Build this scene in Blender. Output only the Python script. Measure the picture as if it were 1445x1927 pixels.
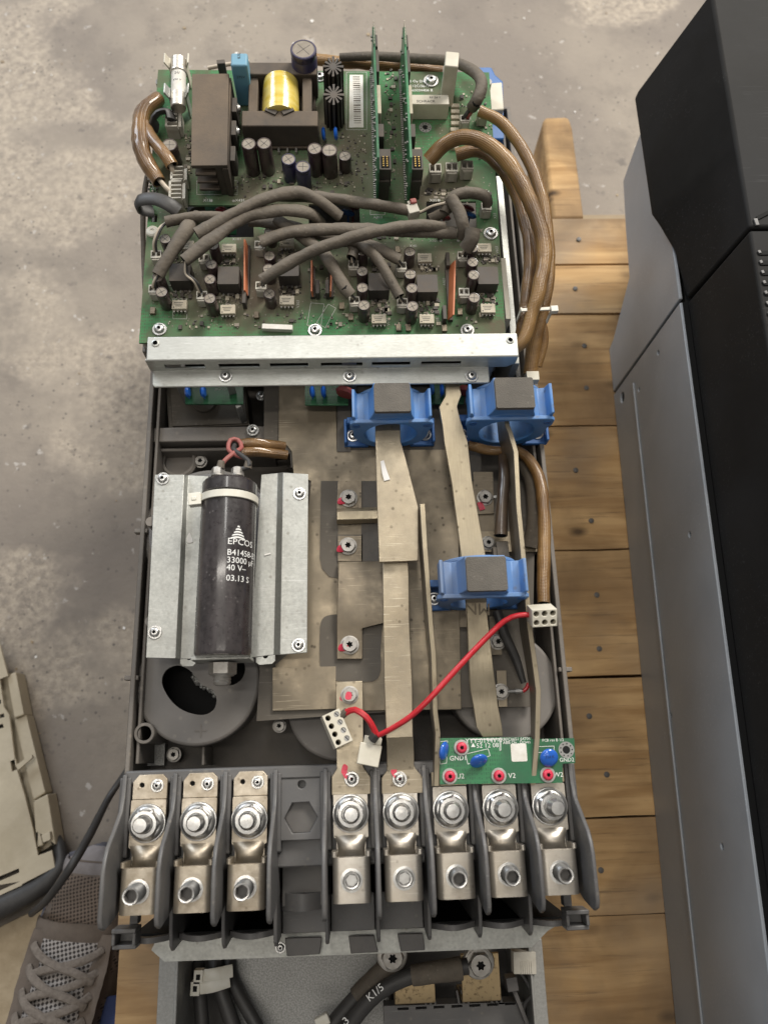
import bpy, bmesh, math, random
from mathutils import Vector, Matrix, geometry
from mathutils import noise as mnoise
random.seed(7)
for o in list(bpy.data.objects): bpy.data.objects.remove(o)
SC = bpy.context.scene
COL = SC.collection
PI = math.pi

# ------------------------------------------------------------------ camera
F, CX, CY, H = 1450.0, 722.5, 963.5, 520.0           # photograph pixels; H = camera height (mm) over the bus plate
vY = Vector((570 - CX, -3680 - CY, F)).normalized()
vX = Vector((1, -.02, 0)); vX.z = -(vX.x * vY.x + vX.y * vY.y) / vY.z; vX.normalize()
vZ = vX.cross(vY)
RIGHT = Vector((vX.x, vY.x, vZ.x)); DOWN = Vector((vX.y, vY.y, vZ.y)); FWD = Vector((vX.z, vY.z, vZ.z))
def P(px, py, z):
    """photo pixel + height (mm) -> point (mm)"""
    d = RIGHT * ((px - CX) / F) + DOWN * ((py - CY) / F) + FWD
    t = (z - H) / d.z
    return Vector((t * d.x, t * d.y, z))
cd = bpy.data.cameras.new('camera'); cam = bpy.data.objects.new('camera', cd); COL.objects.link(cam)
cam.matrix_world = Matrix.Translation((0, 0, H / 1000)) @ Matrix((RIGHT, -DOWN, -FWD)).transposed().to_4x4()
cd.sensor_fit = 'VERTICAL'; cd.sensor_height = 36; cd.lens = F / 1927 * 36
cd.clip_start = .01; cd.clip_end = 100
cd.dof.use_dof = True; cd.dof.focus_distance = .535; cd.dof.aperture_fstop = 8.0
SC.camera = cam
SC.render.resolution_x = 767; SC.render.resolution_y = 1024

# ------------------------------------------------------------------ light
W = bpy.data.worlds.new('World'); SC.world = W; W.use_nodes = True
bg = W.node_tree.nodes['Background']; bg.inputs[0].default_value = (1, .97, .93, 1); bg.inputs[1].default_value = .19
def area(name, loc, target, size, power, col, sy=None):
    l = bpy.data.lights.new(name, 'AREA'); l.energy = power; l.color = col; l.size = size
    if sy: l.shape = 'RECTANGLE'; l.size_y = sy
    o = bpy.data.objects.new(name, l); COL.objects.link(o); o.location = loc
    o.rotation_euler = (Vector(target) - Vector(loc)).to_track_quat('-Z', 'Y').to_euler()
area('workshop_door_light', (1.35, 2.3, 1.9), (0, .25, 0), 1.2, 108, (1, .95, .87), .9)
area('workshop_window_light', (-1.8, 2.5, 1.5), (0, .3, 0), 1.1, 42, (.82, .90, 1))
area('plate_sheen_lamp', (-.22, 1.25, 2.5), (-.1, .3, 0), .30, 15, (1, .97, .92), 1.5)  # added lamp, lays soft sheen bands on the plates
area('added_strip_light', (-.5, .1, 2.3), (-.5, .1, 0), 1.4, 9, (1, .94, .85), .10)  # two added strip lamps for crisp reflections in the metal
area('added_strip_light', (-.1, -.75, 2.3), (-.1, -.75, 0), 1.4, 2.5, (1, .94, .85), .10)
vs = SC.view_settings; vs.view_transform = 'Standard'; vs.look = 'None'; vs.exposure = .12; vs.gamma = 1

# ------------------------------------------------------------------ materials
MT = {}
def nd(nt, t, **kw):
    n = nt.nodes.new(t)
    for k, v in kw.items(): setattr(n, k, v)
    return n
def c4(c): return (c[0], c[1], c[2], 1)
def mat(name, base, rough=.5, metal=0, var=None, vs_=60, vlo=.35, vhi=.65, dust=0, dcol=(.20, .175, .145), ds=70, dup=True,
        bump=0, bs=400, aniso=None, spec=.5, trans=0, coat=0, alpha=1, rvar=0, stretch=None, detail=6, dlo=.45, dhi=1.35):
    m = bpy.data.materials.new(name); m.use_nodes = True; nt = m.node_tree; b = nt.nodes['Principled BSDF']
    L = nt.links.new
    geo = nd(nt, 'ShaderNodeNewGeometry')
    pos = geo.outputs['Position']
    if stretch:
        mp = nd(nt, 'ShaderNodeMapping'); mp.inputs['Scale'].default_value = stretch; L(pos, mp.inputs['Vector']); spos = mp.outputs[0]
    else: spos = pos
    b.inputs['Roughness'].default_value = rough; b.inputs['Metallic'].default_value = metal
    b.inputs['Specular IOR Level'].default_value = spec
    b.inputs['Coat Weight'].default_value = coat; b.inputs['Coat Roughness'].default_value = .12
    if trans: b.inputs['Transmission Weight'].default_value = trans
    b.inputs['Alpha'].default_value = alpha
    col = None
    if var:
        n = nd(nt, 'ShaderNodeTexNoise'); n.inputs['Scale'].default_value = vs_; n.inputs['Detail'].default_value = detail; n.inputs['Roughness'].default_value = .62
        L(spos, n.inputs['Vector'])
        r = nd(nt, 'ShaderNodeMapRange'); r.inputs[1].default_value = vlo; r.inputs[2].default_value = vhi; L(n.outputs[0], r.inputs[0])
        mx = nd(nt, 'ShaderNodeMix', data_type='RGBA'); L(r.outputs[0], mx.inputs[0]); mx.inputs[6].default_value = c4(base); mx.inputs[7].default_value = c4(var)
        col = mx.outputs[2]
        if rvar:
            rr = nd(nt, 'ShaderNodeMapRange'); rr.inputs[3].default_value = rough - rvar; rr.inputs[4].default_value = rough + rvar; L(r.outputs[0], rr.inputs[0]); L(rr.outputs[0], b.inputs['Roughness'])
    if dust:
        n = nd(nt, 'ShaderNodeTexNoise'); n.inputs['Scale'].default_value = ds; n.inputs['Detail'].default_value = 8; n.inputs['Roughness'].default_value = .7; L(pos, n.inputs['Vector'])
        r = nd(nt, 'ShaderNodeMapRange'); r.inputs[1].default_value = .30; r.inputs[2].default_value = .68; r.inputs[3].default_value = dust * dlo; r.inputs[4].default_value = min(1, dust * dhi); L(n.outputs[0], r.inputs[0])
        fac = r.outputs[0]
        if dup:
            sx = nd(nt, 'ShaderNodeSeparateXYZ'); L(geo.outputs['Normal'], sx.inputs[0])
            u = nd(nt, 'ShaderNodeMapRange'); u.inputs[1].default_value = -.2; u.inputs[2].default_value = .9; u.inputs[3].default_value = .35; L(sx.outputs[2], u.inputs[0])
            ml = nd(nt, 'ShaderNodeMath', operation='MULTIPLY'); L(fac, ml.inputs[0]); L(u.outputs[0], ml.inputs[1]); fac = ml.outputs[0]
        mx = nd(nt, 'ShaderNodeMix', data_type='RGBA'); L(fac, mx.inputs[0]); mx.inputs[7].default_value = c4(dcol)
        if col: L(col, mx.inputs[6])
        else: mx.inputs[6].default_value = c4(base)
        col = mx.outputs[2]
        if metal:
            mm = nd(nt, 'ShaderNodeMapRange'); mm.inputs[3].default_value = metal; mm.inputs[4].default_value = 0; L(fac, mm.inputs[0]); L(mm.outputs[0], b.inputs['Metallic'])
        if not rvar:
            mm = nd(nt, 'ShaderNodeMapRange'); mm.inputs[3].default_value = rough; mm.inputs[4].default_value = .9; L(fac, mm.inputs[0]); L(mm.outputs[0], b.inputs['Roughness'])
    if col: L(col, b.inputs['Base Color'])
    else: b.inputs['Base Color'].default_value = c4(base)
    if bump:
        n = nd(nt, 'ShaderNodeTexNoise'); n.inputs['Scale'].default_value = bs; n.inputs['Detail'].default_value = 5; L(spos, n.inputs['Vector'])
        bp = nd(nt, 'ShaderNodeBump'); bp.inputs['Strength'].default_value = bump; bp.inputs['Distance'].default_value = .001; L(n.outputs[0], bp.inputs['Height']); L(bp.outputs[0], b.inputs['Normal'])
    MT[name] = m
    return m
DUST = (.215, .19, .16)
mat('tray', (.125, .115, .106), .5, 0, (.165, .15, .135), 25, dust=.4, dcol=(.21, .18, .148), ds=35, bump=.2, bs=500, dlo=.2, dhi=1.5)
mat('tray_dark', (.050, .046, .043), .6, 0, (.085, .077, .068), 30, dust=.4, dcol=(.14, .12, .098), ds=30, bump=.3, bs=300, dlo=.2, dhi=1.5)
mat('fin', (.082, .082, .085), .36, 0, (.11, .108, .108), 30, dust=.22, dcol=(.15, .135, .12), ds=60, bump=.08, bs=500)
mat('fin_dark', (.055, .053, .055), .45, 0, (.09, .085, .08), 40, dust=.15)
mat('zinc', (.50, .505, .475), .42, .75, (.37, .38, .36), 480, .3, .7, dust=.2, dcol=(.26, .24, .205), ds=30, bump=.1, bs=500, dlo=.2, dhi=1.6)
mat('zinc_rail', (.54, .55, .52), .36, .8, (.42, .43, .40), 300, .3, .7, dust=.2, dcol=(.29, .27, .235), ds=25, bump=.06, bs=300, stretch=(1, 4, 1), dlo=.1, dhi=1.6)
mat('zinc_dull', (.36, .36, .345), .5, .6, (.26, .26, .25), 500, .3, .7, dust=.25, dcol=(.2, .185, .16), bump=.12, bs=500)
mat('steel', (.62, .62, .61), .26, 1, (.46, .45, .43), 260, .35, .7, dust=.10, bump=.05, bs=400)
mat('steel_dull', (.48, .465, .44), .42, .9, (.33, .31, .28), 260, .35, .7, dust=.25)
mat('lug', (.62, .58, .52), .42, .93, (.50, .455, .39), 90, .35, .7, dust=.2, dcol=(.30, .265, .215), bump=.06, bs=500, rvar=.05)
mat('lug_worn', (.56, .50, .41), .43, .92, (.40, .34, .26), 130, .36, .66, dust=.26, dcol=(.27, .225, .17), ds=220, bump=.08, bs=600, rvar=.06)
mat('busbar', (.52, .45, .335), .25, .97, (.36, .30, .21), 18, .32, .68, dust=.36, dcol=(.25, .212, .158), ds=30, bump=.10, bs=900, dlo=.05, dhi=1.7)
mat('busbar_brushed', (.54, .465, .33), .25, .97, (.43, .365, .255), 260, .3, .7, dust=.34, dcol=(.24, .2, .148), ds=30, bump=.10, bs=700, stretch=(6, .3, 1), dlo=.1, dhi=1.6)
mat('busbar_side', (.33, .28, .215), .35, .8, (.23, .19, .145), 50, dust=.4, dcol=(.22, .185, .145), dlo=.2)
mat('plate', (.33, .272, .19), .28, .72, (.205, .168, .116), 12, .3, .7, dust=.5, dcol=(.18, .152, .112), ds=24, bump=.06, bs=300, dlo=.1, dhi=1.5)
mat('plate_dark', (.19, .155, .11), .28, .75, (.28, .23, .16), 26, dust=.4, dcol=(.135, .112, .084), dlo=.2)
mat('film', (.082, .072, .060), .5, 0, (.105, .093, .077), 30, dust=.3, dcol=(.14, .12, .096), ds=40, spec=.3)
mat('pcb', (.010, .150, .045), .45, 0, (.014, .19, .06), 30, dust=.78, dcol=(.128, .104, .074), ds=11, dup=False, bump=.12, bs=700, dlo=.22, dhi=1.25, spec=.25)
mat('pcb_clean', (.008, .125, .05), .32, 0, (.012, .09, .04), 50, dust=.10, dup=False, bump=.06, bs=900)
mat('pcb_edge', (.10, .17, .06), .6)
mat('copper_board', (.62, .20, .085), .5, 0, (.5, .15, .06), 80, dust=.1)
mat('silk', (.74, .74, .70), .7)
mat('silk_dim', (.42, .42, .38), .7)
mat('black_plastic', (.020, .019, .019), .45, dust=.6, dcol=(.125, .103, .083), ds=60, bump=.05, dlo=.3)
mat('black_clean', (.008, .008, .008), .7, spec=.15)
mat('hole', (.004, .004, .004), .9)  # near-black lining, the dark inside openings put into the colour
mat('ferrite', (.030, .028, .027), .5, 0, (.045, .04, .037), 40, dust=.75, dcol=(.16, .122, .088), ds=14, bump=.15, bs=600, dlo=.2, dhi=1.4, spec=.3)
mat('cap_sleeve', (.034, .018, .022), .22, dust=.45, dcol=(.125, .092, .078), ds=120, coat=.5, dlo=.2)
mat('cap_blue', (.022, .02, .075), .28, dust=.30, dcol=(.14, .12, .12), ds=120, coat=.3)
mat('cap_top', (.28, .25, .21), .45, .4, (.2, .175, .14), 200, dust=.35, dcol=(.24, .2, .155))
mat('opto', (.56, .50, .39), .6, 0, (.44, .39, .29), 200, dust=.2)
mat('white_plastic', (.60, .57, .50), .5, 0, (.47, .44, .375), 100, dust=.3, dcol=(.28, .25, .2), ds=150)
mat('cream_plastic', (.66, .62, .52), .5, 0, (.56, .52, .42), 60, dust=.12, bump=.04)
mat('nylon', (.70, .68, .61), .4, 0, (.62, .59, .5), 100)
mat('blue_plastic', (.030, .205, .57), .36, 0, (.045, .24, .63), 40, dust=.55, dcol=(.24, .285, .35), ds=30, bump=.08, dlo=.12, dhi=1.35)
mat('blue_deep', (.020, .12, .37), .42, dust=.2, dcol=(.12, .15, .2))
mat('varistor', (.02, .12, .52), .18, coat=.6, bump=.2, bs=250)
mat('varistor_red', (.28, .03, .03), .3, dust=.2)
mat('foam', (.115, .105, .092), .95, 0, (.155, .14, .12), 70, bump=.5, bs=1200)
mat('yellow_tape', (.62, .46, .06), .25, 0, (.75, .62, .22), 60, .4, .7, coat=.7, bump=.6, bs=120, stretch=(.3, 3, 1))
mat('film_cap', (.13, .36, .52), .4, dust=.4, dcol=(.2, .24, .26))
mat('sleeve_brown', (.28, .150, .048), .30, 0, (.105, .052, .017), 36, .40, .62, dust=.04, dcol=(.28, .2, .12), coat=.6)
mat('sleeve_tan', (.36, .205, .070), .34, 0, (.16, .08, .024), 30, .40, .62, dust=.04, dcol=(.30, .22, .12), coat=.3)
mat('sleeve_dark', (.045, .03, .02), .3, 0, (.075, .05, .03), 60, coat=.3)
mat('shrink', (.066, .054, .041), .6, 0, (.10, .083, .063), 60, dust=.55, dcol=(.165, .137, .105), ds=110, bump=.6, bs=300, dlo=.15)
mat('cable_black', (.022, .022, .023), .42, dust=.25, dcol=(.12, .11, .1), bump=.1, bs=500)
mat('red_wire', (.52, .020, .030), .35, 0, (.42, .015, .022), 80, bump=.08)
mat('red_dull', (.33, .06, .055), .5, dust=.3)
mat('white_wire', (.58, .50, .40), .5, dust=.2)
mat('red_paint', (.55, .02, .055), .4, 0, (.62, .05, .09), 600, bump=.2, bs=900)
mat('gold', (.75, .5, .16), .3, 1)
mat('label_white', (.72, .70, .65), .6, 0, (.6, .57, .5), 150)
mat('clear_disc', (.30, .30, .31), .12, 0, alpha=.30, spec=.6)
mat('epcos', (.018, .0145, .016), .18, 0, (.052, .044, .046), 60, .42, .6, dust=.30, dcol=(.115, .10, .096), ds=260, coat=.7, stretch=(2.2, .5, 2.2), dlo=.1)
mat('print_white', (.80, .80, .78), .6)
mat('print_black', (.03, .03, .03), .6)
mat('cap_disc', (.135, .127, .119), .45, 0, (.165, .153, .142), 30, dust=.3, dcol=(.2, .176, .15), ds=50, bump=.06)
mat('cab_grey', (.30, .325, .355), .34, 0, (.25, .272, .30), 12, .3, .7, dust=.3, dcol=(.46, .47, .48), ds=34, bump=.05, bs=500, dlo=0, dhi=1.5)
mat('cab_black', (.0165, .016, .0155), .5, 0, (.021, .020, .019), 9, dust=.05, dcol=(.12, .12, .12), ds=14, bump=.05, bs=900, spec=.04, dlo=0, dhi=2.0)
mat('beige_cover', (.60, .53, .40), .5, 0, (.47, .405, .29), 20, .35, .65, dust=.3, dcol=(.33, .28, .205), ds=26, bump=.1, dlo=.1, dhi=1.5)
mat('hollow_grey', (.30, .30, .29), .7)
mat('spangle', (.40, .40, .385), .45, .5, (.25, .25, .24), 800, .40, .60, dust=.12, dcol=(.2, .18, .16), bump=.1, bs=900)
mat('brass_spot', (.50, .37, .20), .38, .85, (.22, .155, .08), 330, .55, .66, dust=.15, bump=.08)

mat('shoe_panel', (.135, .105, .084), .85, 0, (.092, .071, .057), 60, dust=.3, dcol=(.20, .165, .135), ds=40, bump=.4, bs=700, dlo=.1, dhi=1.6)
mat('shoe_lace', (.24, .205, .175), .9, 0, (.165, .138, .115), 300, bump=.6, bs=1500)
mat('shoe_toe', (.30, .28, .29), .75, 0, (.2, .18, .18), 50, dust=.3, dcol=(.22, .19, .165), bump=.3, bs=500)
mat('shoe_sole', (.10, .10, .12), .8)
mat('denim', (.03, .045, .12), .9, bump=.4, bs=1500)
mat('card', (.46, .37, .25), .85, 0, (.36, .28, .18), 60, .35, .65, bump=.4, bs=350)  # mottled tan of the slab under the shoe
mat('chip_white', (.75, .73, .7), .7)

def concrete():
    m = bpy.data.materials.new('concrete'); m.use_nodes = True; nt = m.node_tree; b = nt.nodes['Principled BSDF']; L = nt.links.new
    pos = nd(nt, 'ShaderNodeNewGeometry').outputs['Position']
    def nz(s, d=8, r=.65, typ='ShaderNodeTexNoise'):
        n = nd(nt, typ); n.inputs['Scale'].default_value = s
        if typ == 'ShaderNodeTexNoise': n.inputs['Detail'].default_value = d; n.inputs['Roughness'].default_value = r
        L(pos, n.inputs['Vector']); return n
    def rng(src, a, bb, c=0, d=1):
        r = nd(nt, 'ShaderNodeMapRange'); r.inputs[1].default_value = a; r.inputs[2].default_value = bb; r.inputs[3].default_value = c; r.inputs[4].default_value = d; L(src, r.inputs[0]); return r.outputs[0]
    def mix(f, a, bcol):
        x = nd(nt, 'ShaderNodeMix', data_type='RGBA'); L(f, x.inputs[0])
        if isinstance(a, tuple): x.inputs[6].default_value = c4(a)
        else: L(a, x.inputs[6])
        x.inputs[7].default_value = c4(bcol); return x.outputs[2]
    big = nz(3.2, 5, .55); mid = nz(16, 8); fine = nz(120, 8, .7); sp = nz(55, 4, .6)
    c = mix(rng(big.outputs[0], .40, .60), (.215, .186, .160), (.295, .256, .212))
    c = mix(rng(mid.outputs[0], .48, .66, 0, .55), c, (.178, .155, .134))
    wear = rng(nz(4.6, 5, .55).outputs[0], .535, .60)
    wf = nd(nt, 'ShaderNodeMath', operation='MULTIPLY'); L(wear, wf.inputs[0]); L(rng(fine.outputs[0], .38, .62, .15, 1), wf.inputs[1])
    c = mix(wf.outputs[0], c, (.43, .37, .30))
    c = mix(rng(sp.outputs[0], .655, .71, 0, .8), c, (.47, .44, .41))
    c = mix(rng(nz(38, 6, .6).outputs[0], .64, .72, 0, .7), c, (.13, .115, .105))
    vg = nd(nt, 'ShaderNodeTexVoronoi'); vg.inputs['Scale'].default_value = 105; L(pos, vg.inputs['Vector'])
    gm = nd(nt, 'ShaderNodeMath', operation='MULTIPLY'); L(rng(vg.outputs['Distance'], .12, .2, .75, 0), gm.inputs[0]); L(rng(nz(22, 5).outputs[0], .47, .56), gm.inputs[1])
    c = mix(gm.outputs[0], c, (.11, .098, .088))
    vh = nd(nt, 'ShaderNodeTexVoronoi'); vh.inputs['Scale'].default_value = 75; vh.inputs['Randomness'].default_value = 1; L(pos, vh.inputs['Vector'])
    hm = nd(nt, 'ShaderNodeMath', operation='MULTIPLY'); L(rng(vh.outputs['Distance'], .10, .17, .8, 0), hm.inputs[0]); L(rng(nz(9, 6).outputs[0], .55, .63), hm.inputs[1])
    c = mix(hm.outputs[0], c, (.52, .48, .43))
    L(c, b.inputs['Base Color'])
    b.inputs['Roughness'].default_value = .72; b.inputs['Specular IOR Level'].default_value = .3
    ad = nd(nt, 'ShaderNodeMath', operation='MULTIPLY_ADD'); L(wf.outputs[0], ad.inputs[0]); ad.inputs[1].default_value = -.9
    L(fine.outputs[0], ad.inputs[2])
    bp = nd(nt, 'ShaderNodeBump'); bp.inputs['Strength'].default_value = .5; bp.inputs['Distance'].default_value = .002; L(ad.outputs[0], bp.inputs['Height']); L(bp.outputs[0], b.inputs['Normal'])
    MT['concrete'] = m
concrete()
def wood(name, c1, c2, c3, knots=True):
    m = bpy.data.materials.new(name); m.use_nodes = True; nt = m.node_tree; b = nt.nodes['Principled BSDF']; L = nt.links.new
    pos = nd(nt, 'ShaderNodeNewGeometry').outputs['Position']
    oi = nd(nt, 'ShaderNodeObjectInfo')
    off = nd(nt, 'ShaderNodeVectorMath', operation='SCALE'); off.inputs[3].default_value = 13.7
    cmb = nd(nt, 'ShaderNodeCombineXYZ')
    for i in range(3): L(oi.outputs['Random'], cmb.inputs[i])
    L(cmb.outputs[0], off.inputs[0])
    ad = nd(nt, 'ShaderNodeVectorMath', operation='ADD'); L(pos, ad.inputs[0]); L(off.outputs[0], ad.inputs[1])
    mp = nd(nt, 'ShaderNodeMapping'); mp.inputs['Scale'].default_value = (1, 9, 9); L(ad.outputs[0], mp.inputs[0])
    n1 = nd(nt, 'ShaderNodeTexNoise'); n1.inputs['Scale'].default_value = 9; n1.inputs['Detail'].default_value = 9; n1.inputs['Distortion'].default_value = .7; L(mp.outputs[0], n1.inputs['Vector'])
    n2 = nd(nt, 'ShaderNodeTexNoise'); n2.inputs['Scale'].default_value = 10; n2.inputs['Detail'].default_value = 5; L(ad.outputs[0], n2.inputs['Vector'])
    mp3 = nd(nt, 'ShaderNodeMapping'); mp3.inputs['Scale'].default_value = (1, 1.9, 1); L(ad.outputs[0], mp3.inputs[0])
    vo = nd(nt, 'ShaderNodeTexVoronoi', voronoi_dimensions='2D'); vo.inputs['Scale'].default_value = 11; L(mp3.outputs[0], vo.inputs['Vector'])
    def rng(src, a, bb, c=0, d=1):
        r = nd(nt, 'ShaderNodeMapRange'); r.inputs[1].default_value = a; r.inputs[2].default_value = bb; r.inputs[3].default_value = c; r.inputs[4].default_value = d; L(src, r.inputs[0]); return r.outputs[0]
    def mix(f, a, bcol):
        x = nd(nt, 'ShaderNodeMix', data_type='RGBA'); L(f, x.inputs[0])
        if isinstance(a, tuple): x.inputs[6].default_value = c4(a)
        else: L(a, x.inputs[6])
        x.inputs[7].default_value = c4(bcol); return x.outputs[2]
    c = mix(rng(n1.outputs[0], .35, .65), c1, c2)
    c = mix(rng(n2.outputs[0], .45, .7, 0, .7), c, c3)
    if knots:
        n4 = nd(nt, 'ShaderNodeTexNoise'); n4.inputs['Scale'].default_value = 5; L(ad.outputs[0], n4.inputs['Vector'])
        kf = nd(nt, 'ShaderNodeMath', operation='MULTIPLY'); L(rng(vo.outputs['Distance'], .03, .13, .95, 0), kf.inputs[0]); L(rng(n4.outputs[0], .47, .55), kf.inputs[1])
        c = mix(kf.outputs[0], c, (.06, .036, .02))
    mp5 = nd(nt, 'ShaderNodeMapping'); mp5.inputs['Scale'].default_value = (1, 26, 26); L(ad.outputs[0], mp5.inputs[0])
    n5 = nd(nt, 'ShaderNodeTexNoise'); n5.inputs['Scale'].default_value = 11; n5.inputs['Detail'].default_value = 10; n5.inputs['Roughness'].default_value = .7; L(mp5.outputs[0], n5.inputs['Vector'])
    c = mix(rng(n5.outputs[0], .56, .72, 0, .75), c, (.10, .062, .036))
    n6 = nd(nt, 'ShaderNodeTexNoise'); n6.inputs['Scale'].default_value = 6; n6.inputs['Detail'].default_value = 8; L(ad.outputs[0], n6.inputs['Vector'])
    c = mix(rng(n6.outputs[0], .52, .70, 0, .6), c, (.25, .215, .175))
    L(c, b.inputs['Base Color']); b.inputs['Roughness'].default_value = .75; b.inputs['Specular IOR Level'].default_value = .25
    bp = nd(nt, 'ShaderNodeBump'); bp.inputs['Strength'].default_value = .5; bp.inputs['Distance'].default_value = .0015; L(n1.outputs[0], bp.inputs['Height']); L(bp.outputs[0], b.inputs['Normal'])
    MT[name] = m
wood('wood', (.56, .365, .175), (.37, .22, .095), (.24, .155, .085))
wood('wood_weathered', (.34, .22, .145), (.20, .125, .083), (.15, .10, .075))
wood('wood_pale', (.42, .33, .21), (.34, .26, .17), (.27, .215, .15), False)
def woven(name, K=12, pitch=2.0, amt=.6, dark=(.085, .042, .012)):
    """braided glass-fibre sleeving: two crossing sets of strands, seen as relief and as a darker tone between the strands"""
    m = MT[name]; nt = m.node_tree; b = nt.nodes['Principled BSDF']; L = nt.links.new
    at = nd(nt, 'ShaderNodeAttribute', attribute_name='tuv'); sx = nd(nt, 'ShaderNodeSeparateXYZ'); L(at.outputs['Vector'], sx.inputs[0])
    def mth(op, a, c=None, d=None):
        n = nd(nt, 'ShaderNodeMath', operation=op)
        for i, q in enumerate((a, c, d)):
            if q is None: continue
            if isinstance(q, (int, float)): n.inputs[i].default_value = q
            else: L(q, n.inputs[i])
        return n.outputs[0]
    A = mth('MULTIPLY', mth('ARCTAN2', sx.outputs[1], sx.outputs[0]), K); V = mth('MULTIPLY', sx.outputs[2], 2 * PI / pitch)
    s1 = mth('SINE', mth('ADD', A, V)); s2 = mth('SINE', mth('SUBTRACT', A, V))
    h = mth('MULTIPLY', s1, s2)
    f = mth('MULTIPLY', mth('SUBTRACT', .5, mth('MULTIPLY', h, .5)), amt)
    old = b.inputs['Base Color'].links[0].from_socket
    mx = nd(nt, 'ShaderNodeMix', data_type='RGBA'); L(f, mx.inputs[0]); L(old, mx.inputs[6]); mx.inputs[7].default_value = c4(dark); L(mx.outputs[2], b.inputs['Base Color'])
    bp = nd(nt, 'ShaderNodeBump'); bp.inputs['Strength'].default_value = .35; bp.inputs['Distance'].default_value = .0005; L(h, bp.inputs['Height'])
    L(bp.outputs[0], b.inputs['Normal'])
def lattice(name, hole, thread, pitch, lo, hi):
    """open knitted mesh: dark holes between light threads"""
    m = bpy.data.materials.new(name); m.use_nodes = True; nt = m.node_tree; b = nt.nodes['Principled BSDF']; L = nt.links.new
    pos = nd(nt, 'ShaderNodeNewGeometry').outputs['Position']
    mp = nd(nt, 'ShaderNodeMapping'); mp.inputs['Rotation'].default_value = (0, 0, .6); mp.inputs['Scale'].default_value = (2 * PI / pitch * 1000,) * 3; L(pos, mp.inputs[0])
    sx = nd(nt, 'ShaderNodeSeparateXYZ'); L(mp.outputs[0], sx.inputs[0])
    def mth(op, a, c=None):
        n = nd(nt, 'ShaderNodeMath', operation=op); L(a, n.inputs[0])
        if c is not None: L(c, n.inputs[1])
        return n.outputs[0]
    h = mth('MULTIPLY', mth('SINE', sx.outputs[0]), mth('SINE', sx.outputs[1]))
    r = nd(nt, 'ShaderNodeMapRange'); r.inputs[1].default_value = lo; r.inputs[2].default_value = hi; L(h, r.inputs[0])
    mx = nd(nt, 'ShaderNodeMix', data_type='RGBA'); L(r.outputs[0], mx.inputs[0]); mx.inputs[6].default_value = c4(thread); mx.inputs[7].default_value = c4(hole); L(mx.outputs[2], b.inputs['Base Color'])
    b.inputs['Roughness'].default_value = .95
    bp = nd(nt, 'ShaderNodeBump', invert=True); bp.inputs['Strength'].default_value = .8; bp.inputs['Distance'].default_value = .001; L(r.outputs[0], bp.inputs['Height']); L(bp.outputs[0], b.inputs['Normal'])
    MT[name] = m
lattice('shoe_mesh', (.035, .026, .02), (.15, .113, .088), 4.4, .1, .55)
lattice('shoe_mesh_light', (.05, .043, .04), (.36, .33, .31), 5.0, .0, .3)
woven('sleeve_brown'); woven('sleeve_tan')
def tracks(name, amt):
    m = MT[name]; nt = m.node_tree; b = nt.nodes['Principled BSDF']; L = nt.links.new
    pos = nd(nt, 'ShaderNodeNewGeometry').outputs['Position']
    fac = None
    for sc, off, rot in ((95, .5, 0), (170, .33, PI / 2)):
        mp = nd(nt, 'ShaderNodeMapping'); mp.inputs['Rotation'].default_value = (0, 0, rot); L(pos, mp.inputs[0])
        br = nd(nt, 'ShaderNodeTexBrick', offset=off, squash=1.7, squash_frequency=3); br.inputs['Scale'].default_value = sc; br.inputs['Mortar Size'].default_value = .05; br.inputs['Mortar Smooth'].default_value = 0
        br.inputs['Color1'].default_value = (0, 0, 0, 1); br.inputs['Color2'].default_value = (0, 0, 0, 1); br.inputs['Mortar'].default_value = (1, 1, 1, 1); L(mp.outputs[0], br.inputs['Vector'])
        if fac is None: fac = br.outputs[0]
        else:
            mx = nd(nt, 'ShaderNodeMath', operation='MAXIMUM'); L(fac, mx.inputs[0]); L(br.outputs[0], mx.inputs[1]); fac = mx.outputs[0]
    n = nd(nt, 'ShaderNodeTexNoise'); n.inputs['Scale'].default_value = 40; L(pos, n.inputs['Vector'])
    r = nd(nt, 'ShaderNodeMapRange'); r.inputs[1].default_value = .45; r.inputs[2].default_value = .55; r.inputs[4].default_value = amt; L(n.outputs[0], r.inputs[0])
    ml = nd(nt, 'ShaderNodeMath', operation='MULTIPLY'); L(fac, ml.inputs[0]); L(r.outputs[0], ml.inputs[1])
    old = b.inputs['Base Color'].links[0].from_socket
    mx = nd(nt, 'ShaderNodeMix', data_type='RGBA'); L(ml.outputs[0], mx.inputs[0]); L(old, mx.inputs[6]); mx.inputs[7].default_value = (.05, .27, .10, 1); L(mx.outputs[2], b.inputs['Base Color'])
tracks('pcb', .5); tracks('pcb_clean', .4)
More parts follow.
